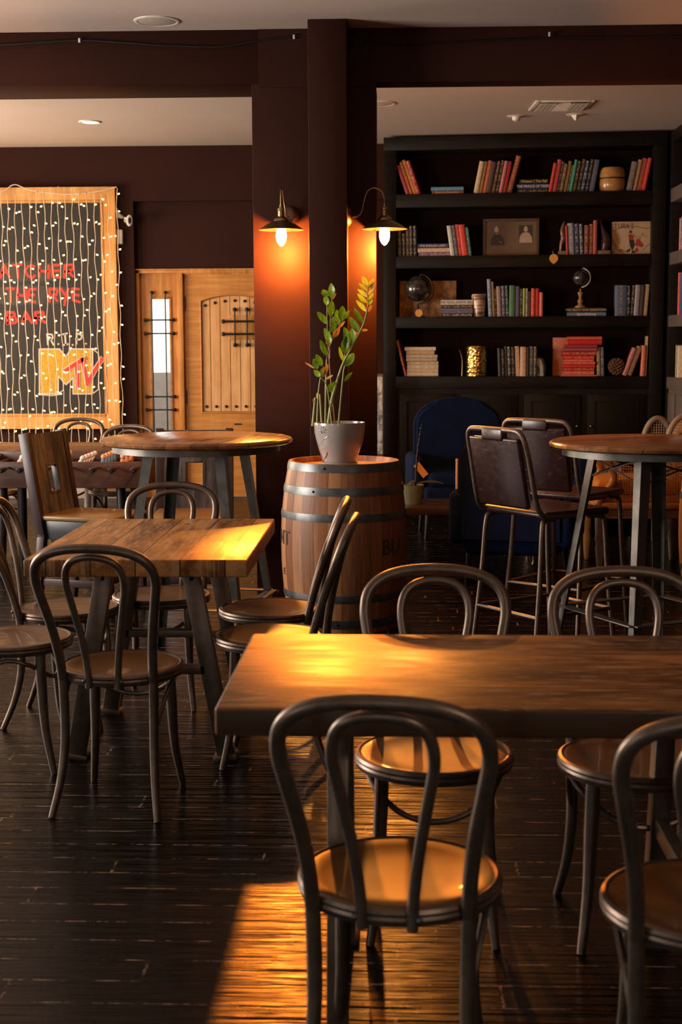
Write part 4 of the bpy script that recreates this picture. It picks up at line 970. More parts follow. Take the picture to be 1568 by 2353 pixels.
# ---- books
BM = {}
def bookmat(col, mark):
    k = (tuple(col), mark)
    if k in BM: return BM[k]
    a = N('book cloth'); o = a.obj(); s = a.sep(o)
    f = a.noise(o, 55, 5, 0.6); lo = tuple(c*0.72 for c in col); hi = tuple(min(1, c*1.2) for c in col)
    c = a.ramp(f, [(0.3, lo), (0.7, hi)])
    if mark:
        mc = {'g': (0.62, 0.40, 0.13), 'w': (0.72, 0.66, 0.58), 'd': (0.05, 0.035, 0.03)}[mark[0]]
        t = a.noise(a.comb(a.math('MULTIPLY', s[0], 85.0), 0, a.math('MULTIPLY', s[2], 260.0)), 1.0, 1, 0.5)
        lines = a.math('GREATER_THAN', t, 0.56)
        zn = a.noise(a.comb(0, 0, s[2]), 16.0, 1); band = a.math('GREATER_THAN', zn, 0.47)
        ctr = a.math('LESS_THAN', a.math('ABSOLUTE', s[0]), 0.0095)
        frt = a.math('LESS_THAN', s[1], 0.004)
        mk = a.math('MULTIPLY', a.math('MULTIPLY', lines, band), a.math('MULTIPLY', ctr, frt))
        c = a.mix(a.math('MULTIPLY', mk, 0.85), c, mc)
    a.set(col=c, rough=0.5); a.bump(f, 0.1, 0.002)
    BM[k] = a.m; return a.m
M['pages'] = plain('page edges', (0.62, 0.52, 0.38), 0.8, scale=80)
def book_obj(t, h, d, col, mark, label, group, name='book'):
    b = B(); n = 6
    pr = [(-t/2, d)]+[(-t/2*math.cos(PI*k/n), -min(0.006, t*0.2)*math.sin(PI*k/n)) for k in range(n+1)]+[(t/2, d)]
    ins = 0.0022
    inner = [(t/2-ins, d), (t/2-ins, 0.003), (-t/2+ins, 0.003), (-t/2+ins, d)]
    P = pr+inner; bm = b.bm
    lo = [bm.verts.new((x, y, 0)) for x, y in P]; hi_ = [bm.verts.new((x, y, h)) for x, y in P]; m = len(P)
    for i in range(m): bm.faces.new((lo[i], lo[(i+1) % m], hi_[(i+1) % m], hi_[i]))
    # caps: strip between outer and inner outline
    k = len(pr)
    for S, fl in ((lo, 1), (hi_, 0)):
        f = bm.faces.new(S if not fl else S[::-1])
    bmesh.ops.triangulate(bm, faces=[f for f in bm.faces if len(f.verts) > 4])
    o = b.obj(name, bookmat(col, mark), None, ang=50, recalc=True); tag(o, label, 'book', group)
    pg = B().b2(-t/2+ins*1.05, t/2-ins*1.05, 0.0035, d-0.004, 0.004, h-0.004).obj('pages', M['pages'], o, smooth=False)
    return o
PXM = None
def scale_at(px): 
    u0, _ = hit(px, 700); u1, _ = hit(px+10, 700); return (u1-u0)/10
ORD = ['first', 'second', 'third', 'fourth', 'fifth', 'sixth', 'seventh', 'eighth', 'ninth', 'tenth', 'eleventh', 'twelfth', 'thirteenth', 'fourteenth']
def row(si, px, lean, items, where, group, inset=0.045):
    """upright or leaning books standing side by side from picture column px; items (thickness px, height px, colour, mark, look)"""
    zt = SH_[si][0] if isinstance(si, int) else si; k = scale_at(px); u = hit(px, 700)[0]+0.0
    n = len(items)
    for i, it in enumerate(items):
        t, h, col, mark, look = it[:5]; a_ = R(it[5] if len(it) > 5 else lean)
        t, h = t*k*0.97, h*k/max(0.5, math.cos(a_))*0.985
        dpt = min(0.21, max(0.12, h*0.72)); w_ = t/math.cos(a_)
        c = u+w_/2 if True else u
        # pivot on the lower corner
        sx = 1 if a_ > 0 else -1
        uc = (u+w_-t/2*math.cos(a_)) if a_ > 0 else (u+t/2*math.cos(a_))
        if abs(a_) < 1e-4: uc = u+t/2
        place = ORD[i] if i < len(ORD) else 'last'
        lab = '%s book, %s from left %s' % (look, place, where)
        o = book_obj(t, h, dpt, col, mark, lab, group)
        o.location = wp(uc, inset+0.01*((i*7) % 3), zt+abs(math.sin(a_))*t/2+0.0006)
        o.rotation_euler = Euler((0, a_, BYAW), 'XYZ')
        u += w_+0.0006
    return u
def stack(si, px0, items, where, group, inset=0.05):
    """books lying flat, listed bottom to top: (x shift px, width px, thickness px, colour, mark, look, [title])"""
    zt = SH_[si][0] if isinstance(si, int) else si; k = scale_at(px0); z = zt+0.0006; n = len(items)
    for i, it in enumerate(items):
        dx_, w_, t, col, mark, look = it[:6]; w_, t = w_*k, t*k
        u = hit(px0+dx_, 700)[0]+w_/2
        if n == 1: pl = ''
        elif i == 0: pl = 'bottom of'
        elif i == n-1: pl = 'top of'
        else: pl = ORD[i]+' from bottom of'
        o = book_obj(t, w_, 0.17, col, mark, '%s book lying flat, %s %s' % (look, pl, where), group)
        # lie flat: height axis runs along the shelf
        o.rotation_euler = (Matrix.Rotation(BYAW, 3, 'Z') @ Matrix.Rotation(R(90), 3, 'Y')).to_euler()
        o.location = wp(u-w_/2, inset+0.008*((i*5) % 4), z+t/2); z += t+0.0004
        if len(it) > 6:
            tb_ = text_bm(it[6][0], it[6][1]*k*1.25, 0.0006)
            mt = plain('title ink '+it[6][2], {'g': (0.66, 0.44, 0.16), 'w': (0.72, 0.68, 0.62), 'd': (0.10, 0.05, 0.04)}[it[6][2]], 0.5)
            to = tb_.obj('title', mt, o, smooth=False)
            # text plane: x -> book z, y -> -book x... upright on the spine
            Mx = Matrix(((0, -1, 0, 0), (0, 0, -1, -0.0068 if t > 0.03 else -0.0065), (1, 0, 0, w_/2), (0, 0, 0, 1)))
            to.matrix_parent_inverse = Matrix.Identity(4); to.matrix_local = Mx
    return z
CR, RD, RO, MG = (0.42, 0.022, 0.022), (0.58, 0.040, 0.025), (0.55, 0.11, 0.035), (0.50, 0.07, 0.085)
YE, OC, CM_, TN = (0.70, 0.36, 0.04), (0.42, 0.22, 0.06), (0.62, 0.47, 0.28), (0.44, 0.28, 0.13)
BR, DB, BK, NV = (0.13, 0.065, 0.035), (0.06, 0.032, 0.02), (0.022, 0.018, 0.018), (0.022, 0.032, 0.085)
SL, BL, PU, GR = (0.11, 0.13, 0.18), (0.10, 0.28, 0.42), (0.13, 0.095, 0.20), (0.055, 0.16, 0.065)
TE, WH, PK, CO, LI = (0.035, 0.28, 0.17), (0.58, 0.55, 0.50), (0.52, 0.17, 0.15), (0.66, 0.16, 0.09), (0.28, 0.42, 0.06)
g = 'books on the top shelf'
row(0, 932, -19, [(8, 65, MG, '', 'magenta red'), (8, 73, RO, 'g', 'orange red'), (7, 78, YE, '', 'yellow'), (10, 75, CR, 'w', 'crimson white-lettered')], 'in left-leaning row, top shelf left end', g)
stack(0, 990, [(1, 72, 8, (0.25, 0.06, 0.035), '', 'maroon', ('Business Bestsellers', 5.5, 'g')), (-1, 74, 8.5, BL, '', 'turquoise blue')], 'the two-book pile, top shelf', g)
row(0, 1086, 11, [(11, 72, CM_, '', 'cream'), (8, 72, OC, 'd', 'ochre'), (9, 74, CO, '', 'coral red'), (12, 70, DB, 'd', 'dark brown'), (8, 72, BR, 'g', 'chestnut brown'), (9, 74, BK, 'g', 'black gold-lettered'),
    (8, 72, PK, '', 'dusty pink'), (9, 71, CR, '', 'deep red'), (12, 83, (0.30, 0.07, 0.03), 'g', 'tall red gold-patterned', 15)], 'in middle row, top shelf', g)
stack(0, 1186, [(0, 68, 8, BK, 'g', 'thin black'), (2, 68, 13, NV, '', 'dark navy', ('THE PRINCE OF TIDES', 6, 'w')), (5, 66, 10, BK, '', 'black gold-titled', ('Watson | The Fall', 6.5, 'g'))], 'the dark pile, top shelf centre', g)
row(0, 1257, 10, [(8, 66, RD, '', 'bright red'), (10, 74, MG, '', 'faded red'), (7, 70, DB, 'g', 'brown gilt'), (9, 64, BR, 'g', 'short brown gilt'), (7, 70, OC, 'd', 'olive brown'), (6, 62, (0.09, 0.12, 0.08), 'g', 'thin grey-green'),
    (7, 73, TE, '', 'emerald green'), (9, 70, DB, 'g', 'dark patterned'), (10, 74, BK, 'g', 'black gilt'), (9, 70, NV, 'w', 'navy'), (9, 73, (0.02, 0.022, 0.04), 'g', 'blackish blue'), (13, 72, SL, '', 'wide slate blue')], 'in row beside wooden pot, top shelf', g)
row(0, 1435, 11, [(14, 66, (0.16, 0.12, 0.12), 'g', 'grey mauve'), (9, 71, TN, '', 'tan'), (12, 74, (0.38, 0.09, 0.045), '', 'brick red'), (9, 74, RD, '', 'scarlet')], 'at right end of the top shelf', g)
g = 'books on the second shelf'
row(1, 912, -1.5, [(12, 66, BK, 'g', 'black orange-lettered'), (8, 53, DB, 'g', 'short dark yellow-lettered'), (10, 65, DB, 'g', 'brown yellow-lettered'), (7, 70, BK, 'g', 'narrow black'), (9, 70, BK, 'w', 'black white-lettered')], 'beside the lamp, left end of second shelf', g)
stack(1, 960, [(1, 73, 9, (0.20, 0.10, 0.22), 'w', 'purple'), (-1, 73, 9.5, (0.66, 0.44, 0.26), '', 'cream'), (-2, 71, 10.5, (0.05, 0.04, 0.10), '', 'dark violet', ('THE ENGLISH LADY', 5.5, 'w'))], 'the three-book pile, second shelf', g)
row(1, 1035, -8, [(10, 69, WH, '', 'silvery white'), (8, 70, SL, 'w', 'slate grey'), (9, 72, RD, 'g', 'red gold-lettered'), (14, 71, (0.62, 0.05, 0.03), '', 'thick scarlet'), (8, 65, (0.05, 0.20, 0.16), 'w', 'teal')], 'in left-leaning row, second shelf', g)
row(1, 1301, -3, [(5, 68, CR, '', 'thin crimson'), (14, 73, (0.26, 0.27, 0.31), 'w', 'pale slate'), (13, 72, NV, 'w', 'navy white-titled'), (8, 71, (0.07, 0.07, 0.075), 'w', 'charcoal'), (12, 68, (0.22, 0.04, 0.02), 'w', 'oxblood white-lettered', 0),
    (10, 71, (0.22, 0.06, 0.025), 'g', 'russet gold-lettered', 0), (9, 79, (0.36, 0.07, 0.04), '', 'tall brick red', 0)], 'between the horn bookends, second shelf', g)
g = 'books on the third shelf'
stack(2, 1013, [(0, 72, 8, DB, 'w', 'dark brown'), (0, 73, 11, (0.17, 0.16, 0.26), '', 'slate violet', ('SHOGUN & TREASON', 6, 'd')), (1, 71, 8, DB, 'g', 'black-brown'), (-1, 74, 11.5, (0.62, 0.58, 0.50), '', 'white', ('THE REAL ANITA HILL', 6.5, 'd'))], 'the pile by the box, third shelf', g)
row(2, 1123, -3, [(9, 87, (0.16, 0.21, 0.30), 'w', 'tall steel blue'), (6, 81, TN, '', 'tan'), (6, 65, BK, 'g', 'narrow black'), (10, 70, (0.30, 0.20, 0.17), '', 'mauve brown'), (9, 71, (0.10, 0.10, 0.22), 'w', 'indigo'), (8, 72, (0.03, 0.09, 0.04), 'w', 'bottle green'),
    (14, 72, GR, '', 'wide green', 0), (10, 70, PU, '', 'violet', 0), (8, 65, BK, 'g', 'black', 0), (5, 65, LI, '', 'lime green', 0), (6, 65, WH, 'd', 'white and blue', 0), (8, 58, DB, '', 'short black', 0), (9, 65, RD, 'g', 'red yellow-lettered', 0), (9, 65, (0.60, 0.03, 0.025), '', 'plain red', 0)], 'in the long row, third shelf', g)
row(2, 1240.5, 0, [(8, 56, CO, '', 'short coral pink')], 'closing the long row, third shelf', g)
zg2 = stack(2, 1304, [(0, 90, 8.5, (0.13, 0.16, 0.26), '', 'blue-grey', ('Sportfishing', 7.5, 'w')), (3, 82, 11, BK, '', 'black', ('THE GREAT WAR DISPATCHES', 5.5, 'g'))], 'the pile under the small globe', g)
row(2, 1415, 0, [(28, 72, (0.075, 0.10, 0.16), 'g', 'very thick slate blue'), (8, 70, BK, 'w', 'thin black'), (8, 71, BK, 'g', 'black orange-lettered', 3), (12, 72, (0.27, 0.24, 0.29), '', 'lilac grey', 3), (10, 72, (0.06, 0.05, 0.055), 'd', 'charcoal', 3),
    (10, 73, (0.52, 0.34, 0.16), '', 'straw-coloured', 4)], 'at right end of the third shelf', g)
g = 'books on the fourth shelf'
row(3, 930, -14, [(4.5, 84, (0.50, 0.10, 0.03), 'g', 'thin orange-red')], 'leaning alone, fourth shelf left end', g)
stack(3, 935, [(0, 72, 9, CM_, '', 'cream'), (0, 72, 7, (0.56, 0.42, 0.28), '', 'sand'), (0, 72, 9, (0.64, 0.50, 0.34), 'd', 'ivory'), (0, 72, 9, CM_, 'd', 'pale'), (-2, 71, 7, (0.50, 0.34, 0.18), '', 'tan'), (-2, 72, 8, (0.45, 0.38, 0.36), '', 'grey'), (-2, 65, 9, (0.55, 0.33, 0.15), '', 'ochre'), (-6, 72, 8.5, (0.68, 0.54, 0.38), '', 'off-white')], 'the cream pile, fourth shelf', g)
row(3, 1147, -2.5, [(8, 66, BK, '', 'plain black'), (8, 64, BK, 'g', 'black gilt'), (7, 70, BK, '', 'narrow black'), (8, 69, BK, 'w', 'black white-lettered'), (9, 68, BK, 'g', 'dark gilt'), (11, 70, (0.60, 0.40, 0.24), '', 'cream'), (14, 69, (0.60, 0.34, 0.20), '', 'peach', 0), (7, 68, DB, 'd', 'brown', 0), (11, 70, (0.05, 0.065, 0.07), 'g', 'blackish teal', 0), (7, 69, DB, 'g', 'gilt brown', 0)], 'in the middle row, fourth shelf', g)
reds = [(1, 84, 2.5, CO, '', 'thin pink'), (4, 74, 9.5, (0.62, 0.10, 0.06), 'g', 'coral'), (4, 74, 7.5, CR, 'g', 'dark red'), (4, 76, 7, (0.60, 0.03, 0.02), '', 'scarlet'), (4, 76, 7, (0.66, 0.07, 0.05), 'g', 'light red'), (7, 70, 5, (0.66, 0.14, 0.09), '', 'salmon'), (4, 74, 8.5, (0.56, 0.02, 0.02), 'g', 'vivid red'),
    (0, 82, 10, (0.42, 0.03, 0.035), 'g', 'wine red'), (4, 79, 7.5, (0.34, 0.06, 0.06), '', 'faded maroon'), (8, 76, 7.5, (0.28, 0.035, 0.04), '', 'maroon'), (15, 80, 11.5, (0.52, 0.012, 0.016), '', 'blood red'), (15, 80, 7.5, (0.66, 0.085, 0.035), '', 'orange-red')]
stack(3, 1291, reds, 'the tall red pile, fourth shelf', g, 0.04)
row(3, 1376, -2, [(9, 68, TN, '', 'brown'), (9, 68, SL, 'w', 'grey')], 'just right of the red pile, fourth shelf', g, 0.07)
row(3, 1434, 20, [(10, 65, PK, 'd', 'pinkish brown'), (11, 68, (0.36, 0.20, 0.12), 'd', 'light brown')], 'leaning right of the pine cone, fourth shelf', g)
row(3, 1477, 2, [(10, 73, CO, '', 'coral'), (4, 95, TN, '', 'tall beige')], 'at right end of the fourth shelf', g)
t = None
# big orange board standing behind the red pile
u, z = hit(1274, 700)[0], SH_[3][0]; k = scale_at(1300)
o = book_obj(0.012, 90*k, 32*k*1.6, (0.45, 0.10, 0.025), '', 'orange-brown book standing cover-on behind the tall red pile', g)
o.rotation_euler = (Matrix.Rotation(BYAW+R(-90), 3, 'Z')).to_euler(); o.location = wp(u, 0.262, z+0.0006)

# ---------------------------------------------------------------- ornaments on the shelves
K = scale_at(1200)
def onshelf(name, label, cat, px, si, inset=0.12, rz=0.0, z=None):
    u = hit(px, 700, inset)[0]; return thing(name, label, cat, wp(u, inset, (SH_[si][0] if z is None else z)+0.0005), BYAW+rz)
t = onshelf('wooden_pot', 'round lidded wooden pot between book rows on the top shelf', 'pot', 1402, 0)
turned = plain('turned honey wood', (0.40, 0.19, 0.055), 0.28, scale=10, var=0.3, coat=0.3)
B().lathe([(0, 0), (0.092, 0), (0.108, 0.03), (0.113, 0.07), (0.108, 0.108), (0.10, 0.112), (0, 0.112)], 40).obj('bowl', turned, t)
B().lathe([(0.0, 0.112), (0.100, 0.112), (0.112, 0.122), (0.112, 0.145), (0.103, 0.185), (0.088, 0.206), (0, 0.206)], 40).obj('lid', turned, t)
B().lathe([(0.1, 0.109), (0.1135, 0.110), (0.1135, 0.118), (0.1, 0.119)], 40).obj('dark_band', M['black'], t)
# framed photographs
t = onshelf('framed_photograph', 'old framed pair of sepia portraits standing on the second shelf', 'picture', 1173, 1, 0.20)
wf, hf = 62*K, 88*K; tl = Matrix.Rotation(R(-7), 4, 'X')
def tb_(b, nm, m, **k): bmesh.ops.transform(b.bm, matrix=tl, verts=b.bm.verts); return b.obj(nm, m, t, **k)
b = B()
for q in (-1, 1): b.b2(q*wf-0.012, q*wf+0.012, -0.012, 0.012, 0, hf); b.b2(-wf, wf, -0.012, 0.012, (hf-0.024) if q > 0 else 0, hf if q > 0 else 0.024)
tb_(b, 'frame', plain('dark walnut frame', (0.10, 0.05, 0.03), 0.4))
tb_(B().b2(-wf+0.01, wf-0.01, 0, 0.006, 0.02, hf-0.02), 'mount', plain('brown mount board', (0.17, 0.105, 0.055), 0.75, scale=5, var=0.2), smooth=False)
sep = plain('sepia dark', (0.05, 0.032, 0.022), 0.7); sepl = plain('sepia light', (0.46, 0.33, 0.24), 0.7); sepm = plain('sepia mid', (0.14, 0.085, 0.05), 0.7)
def figure(b, cx, cz, s, sh):             # soft generic bust silhouette, flat print
    for pts in sh: b.prism([(cx+x*s, cz+z*s) for x, z in pts], -0.0035, -0.0015)
bust = [[(-.10, .62), (-.06, .74), (0, .80), (.07, .74), (.10, .62), (.06, .52), (-.05, .52)], [(-.30, 0), (-.27, .30), (-.16, .46), (0, .50), (.16, .46), (.28, .28), (.32, 0)]]
b = B(); b.b2(-wf+0.16, -wf+0.235-0.03, -0.001, 0.0, 0.10, 0.28); tb_(b, 'print', sepm, smooth=False)
b = B(); b.b2(-wf+0.05, -wf+0.19, -0.0012, 0.0, 0.09, 0.30); tb_(b, 'print', sepm, smooth=False)
b = B(); b.b2(wf-0.165, wf-0.045, -0.0012, 0.0, 0.115, 0.275); tb_(b, 'print', sep, smooth=False)
b = B(); figure(b, -wf+0.115, 0.10, 0.20, [bust[1]]); tb_(b, 'print', sep, smooth=False, recalc=True)
b = B(); figure(b, -wf+0.105, 0.11, 0.20, [bust[0], [(-.02, .46), (.05, .30), (.10, .46)], [(.12, .16), (.22, .10), (.26, .02), (.16, .04)]]); tb_(b, 'print', sepl, smooth=False, recalc=True)
b = B(); figure(b, wf-0.105, 0.118, 0.19, bust); tb_(b, 'print', sepl, smooth=False, recalc=True)
# horn bookends
for lab, px, s, mx in (('curved horn bookend left of the second-shelf books, tip pointing up', 1296, 1, 0), ('dark horn bookend right of the second-shelf books', 1386, -1, 1)):
    t = onshelf('horn_bookend', lab, 'bookend', px, 1, 0.10)
    B().b2(-0.055, 0.055, -0.05, 0.06, 0, 0.035, 0.004).obj('base', plain('gold brown block', (0.20, 0.11, 0.035), 0.45), t)
    if s == 1: B().tube([(-0.035, 0, 0.034), (-0.028, 0, 0.10), (-0.012, 0, 0.15), (-0.022, 0, 0.21), (-0.015, 0, 0.26), (-0.004, 0, 0.29)], [0.010, 0.016, 0.024, 0.019, 0.010, 0.003], 12).obj('horn', plain('polished horn', (0.16, 0.085, 0.05), 0.25, scale=8, var=0.4), t)
    else: B().tube([(0.0, 0, 0.034), (0.012, 0, 0.09), (0.010, 0, 0.15), (-0.012, 0, 0.21), (-0.028, 0, 0.26), (-0.034, 0, 0.30)], [0.030, 0.042, 0.034, 0.020, 0.010, 0.003], 12).obj('horn', plain('dark horn', (0.07, 0.035, 0.025), 0.3, scale=8, var=0.4), t)
# dance poster
t = onshelf('dance_print', 'cream picture of two dancing figures in red at right end of the second shelf', 'picture', 1451, 1, 0.17)
wf, hf = 47*K, 77*K; tl = Matrix.Rotation(R(-6), 4, 'X')
tb_(B().b2(-wf, wf, 0, 0.012, 0, hf, 0.002), 'board', plain('aged cream print', (0.66, 0.47, 0.28), 0.6, scale=4, var=0.14))
red2 = plain('print red', (0.42, 0.05, 0.03), 0.6); dk2 = plain('print black', (0.04, 0.025, 0.03), 0.6); ln2 = plain('print line brown', (0.24, 0.09, 0.05), 0.6); sk2 = plain('print skin', (0.50, 0.25, 0.14), 0.6)
def Q(x, z): return (-wf+x*2*wf, z*hf)
def fig(polys, mt, y=-0.0015):
    for p in polys:
        b = B(); b.prism([Q(*q) for q in p], y, 0.0005); tb_(b, 'printed_figure', mt, smooth=False, recalc=True)
fig([[(.40, .62), (.52, .60), (.54, .48), (.42, .46)], [(.60, .48), (.68, .46), (.78, .28), (.74, .22), (.56, .28)], [(.56, .16), (.62, .24), (.66, .12), (.58, .06)]], red2)
fig([[(.41, .66), (.44, .74), (.49, .72), (.48, .65)], [(.42, .46), (.54, .46), (.56, .28), (.50, .12), (.44, .28)], [(.36, .12), (.44, .20), (.46, .14), (.38, .06)], [(.48, .10), (.54, .14), (.58, .06), (.50, .04)]], dk2, -0.002)
fig([[(.45, .64), (.50, .66), (.51, .60), (.46, .60)], [(.69, .62), (.74, .66), (.77, .60), (.72, .56)], [(.50, .58), (.60, .50), (.62, .54), (.52, .62)], [(.64, .56), (.72, .56), (.70, .46), (.64, .46)], [(.74, .56), (.88, .50), (.86, .53), (.76, .60)]], sk2, -0.0025)
for p in ([(0.03, .70), (.15, .80), (.40, .86), (.62, .84), (.85, .78), (.98, .84)], [(0.02, .45), (.10, .28), (.25, .15), (.36, .10)], [(.06, .20), (.2, .12), (.33, .03)], [(.97, .34), (.85, .26), (.76, .12)], [(.04, .32), (.16, .16), (.30, .12)]):
    b = B(); ribbon(b, [Q(*q) for q in p], 0.006, -0.001); tb_(b, 'printed_line', ln2, smooth=False)
for i, ch in enumerate('TURKI'):
    S_ = {'U': [[(0, 1), (.05, .1), (.5, 0), (.95, .1), (1, 1)]], 'K': [[(0, 0), (0, 1)], [(.9, 1), (.1, .5), (.95, 0)]], **STR}[ch]
    b = B()
    for st in S_: ribbon(b, [Q(.06+i*.10+p[0]*.065, .80+p[1]*.13) for p in st], 0.007, -0.0022)
    tb_(b, 'printed_letter', ln2, smooth=False)
# spade-shaped tag hanging at the shelf edge
u = hit(1273, 590, -0.012); t = thing('hanging_tag', 'orange spade-shaped paper tag hanging from the second shelf edge', 'tag', wp(u[0], -0.012, hit(1273, 607, -0.012)[1]), BYAW)
hh = 24*K; n = 18; pr = [(0, 0)]+[(10*K*math.sin(a_)*(1 if a_ < PI else 1), hh*0.55-hh*0.42*math.cos(a_)) for a_ in [PI*0.22+(2*PI-0.44*PI)*k/n for k in range(n+1)]]
B().prism(pr, -0.001, 0.001).obj('paper', plain('orange paper', (0.66, 0.30, 0.05), 0.7), t, smooth=False, recalc=True)
B().tube([(0, 0, hh*0.92), (-0.008, 0.0, hh*1.2), (0.006, 0.012, hh*1.42)], 0.002, 6).obj('string', M['agedbrass'], t)
# globes
def globe(t, r, zc, base, off):
    g = N('black globe'); go_ = g.obj(); g.set(col=g.ramp(g.noise(g.map(go_, (1, 1, 1), off), 14, 6, 0.7), [(0.48, (0.018, 0.015, 0.014)), (0.60, (0.09, 0.075, 0.055))]), rough=0.24, coat=0.5)
    B().sphere((0, 0, zc), r, 36).obj('sphere', g.m, t)
    ar = [(0.0+(r+0.018)*math.sin(a_), 0, zc+(r+0.018)*math.cos(a_)) for a_ in [R(12+k*13.5) for k in range(13)]]
    B().tube(ar, 0.006, 8, sub=3).obj('meridian_arc', M['white'] if base else M['agedbrass'], t)
    B().tube([(0.0+(r+0.02)*math.sin(R(14)), 0, zc+(r+0.02)*math.cos(R(14))), (0.35*r*math.sin(R(14)), 0, zc+r*0.9)], 0.005, 8, smooth=False).obj('pivot', M['agedbrass'], t)
t = onshelf('desk_globe', 'big black globe in front of the map box at left of the third shelf', 'globe', 961, 2, 0.10)
globe(t, 30*K, 66*K, False, (0, 0, 0))
B().lathe([(0, 0), (0.07, 0), (0.068, 0.008), (0.02, 0.016), (0.009, 0.03), (0.008, 0.125), (0, 0.125)], 32).obj('stand', M['black'], t)
t = onshelf('desk_globe', 'small globe with pale arc on a turned wooden stand atop two books', 'globe', 1334, 2, 0.13, z=zg2)
globe(t, 17.5*K, 69*K, True, (3, 3, 1))
B().lathe([(0, 0), (0.052, 0), (0.052, 0.008), (0.040, 0.014), (0.024, 0.024), (0.016, 0.036), (0.026, 0.052), (0.020, 0.068), (0.012, 0.085), (0.020, 0.115), (0.026, 0.128), (0.022, 0.135), (0.006, 0.138), (0.005, 0.165), (0, 0.165)], 32).obj('stand', plain('turned beech', (0.42, 0.22, 0.09), 0.35), t)
# map-covered box and tag
t = onshelf('map_box', 'worn box printed with an old map behind the big globe', 'box', 984, 2, 0.262)
mpm = N('old map print'); mo = mpm.obj(); mpm.set(col=mpm.ramp(mpm.noise(mo, 9, 7, 0.65), [(0.40, (0.10, 0.035, 0.018)), (0.52, (0.32, 0.15, 0.055)), (0.60, (0.42, 0.24, 0.11))]), rough=0.6)
B().b2(-68*K, 68*K, -0.03, 0.05, 0, 86*K, 0.008).obj('box_body', mpm.m, t)
t = onshelf('orange_tag', 'small orange tag at the foot of the big globe', 'tag', 963, 2, 0.02)
B().lathe([(0, -0.002), (0.034, -0.002), (0.034, 0.002), (0, 0.002)], 10, M=Matrix.Translation((0, 0, 0.034)) @ Matrix.Rotation(PI/2, 4, 'X')).obj('paper', plain('orange paper', (0.66, 0.30, 0.05), 0.7), t, smooth=False)
# ceramic jar
t = onshelf('ceramic_jar', 'banded brown and cream stoneware jar between pile and row, third shelf', 'jar', 1101, 2, 0.11)
a = N('banded glaze'); o_ = a.obj(); s_ = a.sep(o_); a.set(col=a.ramp(a.noise(a.comb(a.math('MULTIPLY', s_[0], 2.0), a.math('MULTIPLY', s_[1], 2.0), a.math('MULTIPLY', s_[2], 14.0)), 3, 3), [(0.38, (0.08, 0.05, 0.035)), (0.5, (0.36, 0.19, 0.09)), (0.6, (0.55, 0.38, 0.24))]), rough=0.25, coat=0.3)
B().lathe([(0, 0), (0.048, 0), (0.054, 0.006), (0.056, 0.08), (0.060, 0.13), (0.058, 0.150), (0.066, 0.160), (0.066, 0.185), (0.060, 0.198), (0.052, 0.198), (0.05, 0.17), (0, 0.17)], 40).obj('jar_body', a.m, t)
# brass pot, hook, geode, pine cone
t = onshelf('brass_pot', 'shiny embossed brass pot on the fourth shelf', 'pot', 1097, 3, 0.13)
a = N('hammered brass'); o_ = a.obj(); v = a.nd('ShaderNodeTexVoronoi'); a.put(v.inputs['Vector'], o_); v.inputs['Scale'].default_value = 45; a.set(col=(0.72, 0.47, 0.13), metal=1.0, rough=0.22); a.bump(v.outputs['Distance'], 0.6, 0.008)
r_ = 26*K*0.98; pr = [(0, 0), (r_*0.97, 0)]
for z0 in (0.0, 0.030, 0.215, 0.240): pr += [(r_*1.02, z0+0.002), (r_*1.03, z0+0.012), (r_*1.0, z0+0.020), (r_*0.985, z0+0.026)]
pr += [(r_, 0.258), (r_*0.95, 0.258), (r_*0.93, 0.05), (0, 0.05)]
B().lathe(pr, 56).obj('pot_body', a.m, t)
B().lathe([(r_*0.985, 0.062), (r_*0.99, 0.064), (r_*0.99, 0.205), (r_*0.985, 0.207)], 56).obj('embossed_band', a.m, t)
t = onshelf('metal_hook', 'thin curved brass hook left of the brass pot', 'hook', 1060, 3, 0.10)
B().tube([(0.012, 0, 0.0), (0.014, 0, 0.12), (0.008, 0, 0.17), (-0.004, 0, 0.21), (-0.016, 0, 0.235)], [0.006, 0.003, 0.003, 0.002, 0.001], 8).obj('stem', M['agedbrass'], t)
t = onshelf('geode', 'cut white stone with green centre next to the middle row, fourth shelf', 'geode', 1241, 3, 0.09)
b = B(); b.prism([(-0.04, 0), (-0.042, 0.07), (-0.030, 0.135), (-0.008, 0.165), (0.022, 0.145), (0.038, 0.09), (0.044, 0.0)], -0.012, 0.03)
bmesh.ops.bevel(b.bm, geom=list(b.bm.edges), offset=0.006, segments=2, affect='EDGES'); b.obj('stone', plain('pale crystal', (0.48, 0.43, 0.38), 0.5, scale=40, var=0.3, bump=0.5), t, recalc=True)
b = B(); b.prism([(-0.034, 0.018), (-0.030, 0.075), (-0.006, 0.10), (0.008, 0.06), (0.006, 0.02)], -0.0145, -0.010); b.obj('crystal_core', plain('green crystal', (0.02, 0.16, 0.075), 0.15), t, smooth=False, recalc=True)
b = B(); b.tube([(0.044, 0.01, 0.0), (0.048, 0.01, 0.08), (0.028, 0.01, 0.15), (-0.004, 0.01, 0.172)], [0.008, 0.010, 0.009, 0.006], 8).obj('rind', plain('dark rind', (0.05, 0.03, 0.02), 0.8), t)
t = onshelf('pine_cone', 'brown pine cone right of the red pile on the fourth shelf', 'pine cone', 1420, 3, 0.10)
b = B(); b.sphere((0, 0, 0.075), 0.048, 14, (1, 1, 1.35))
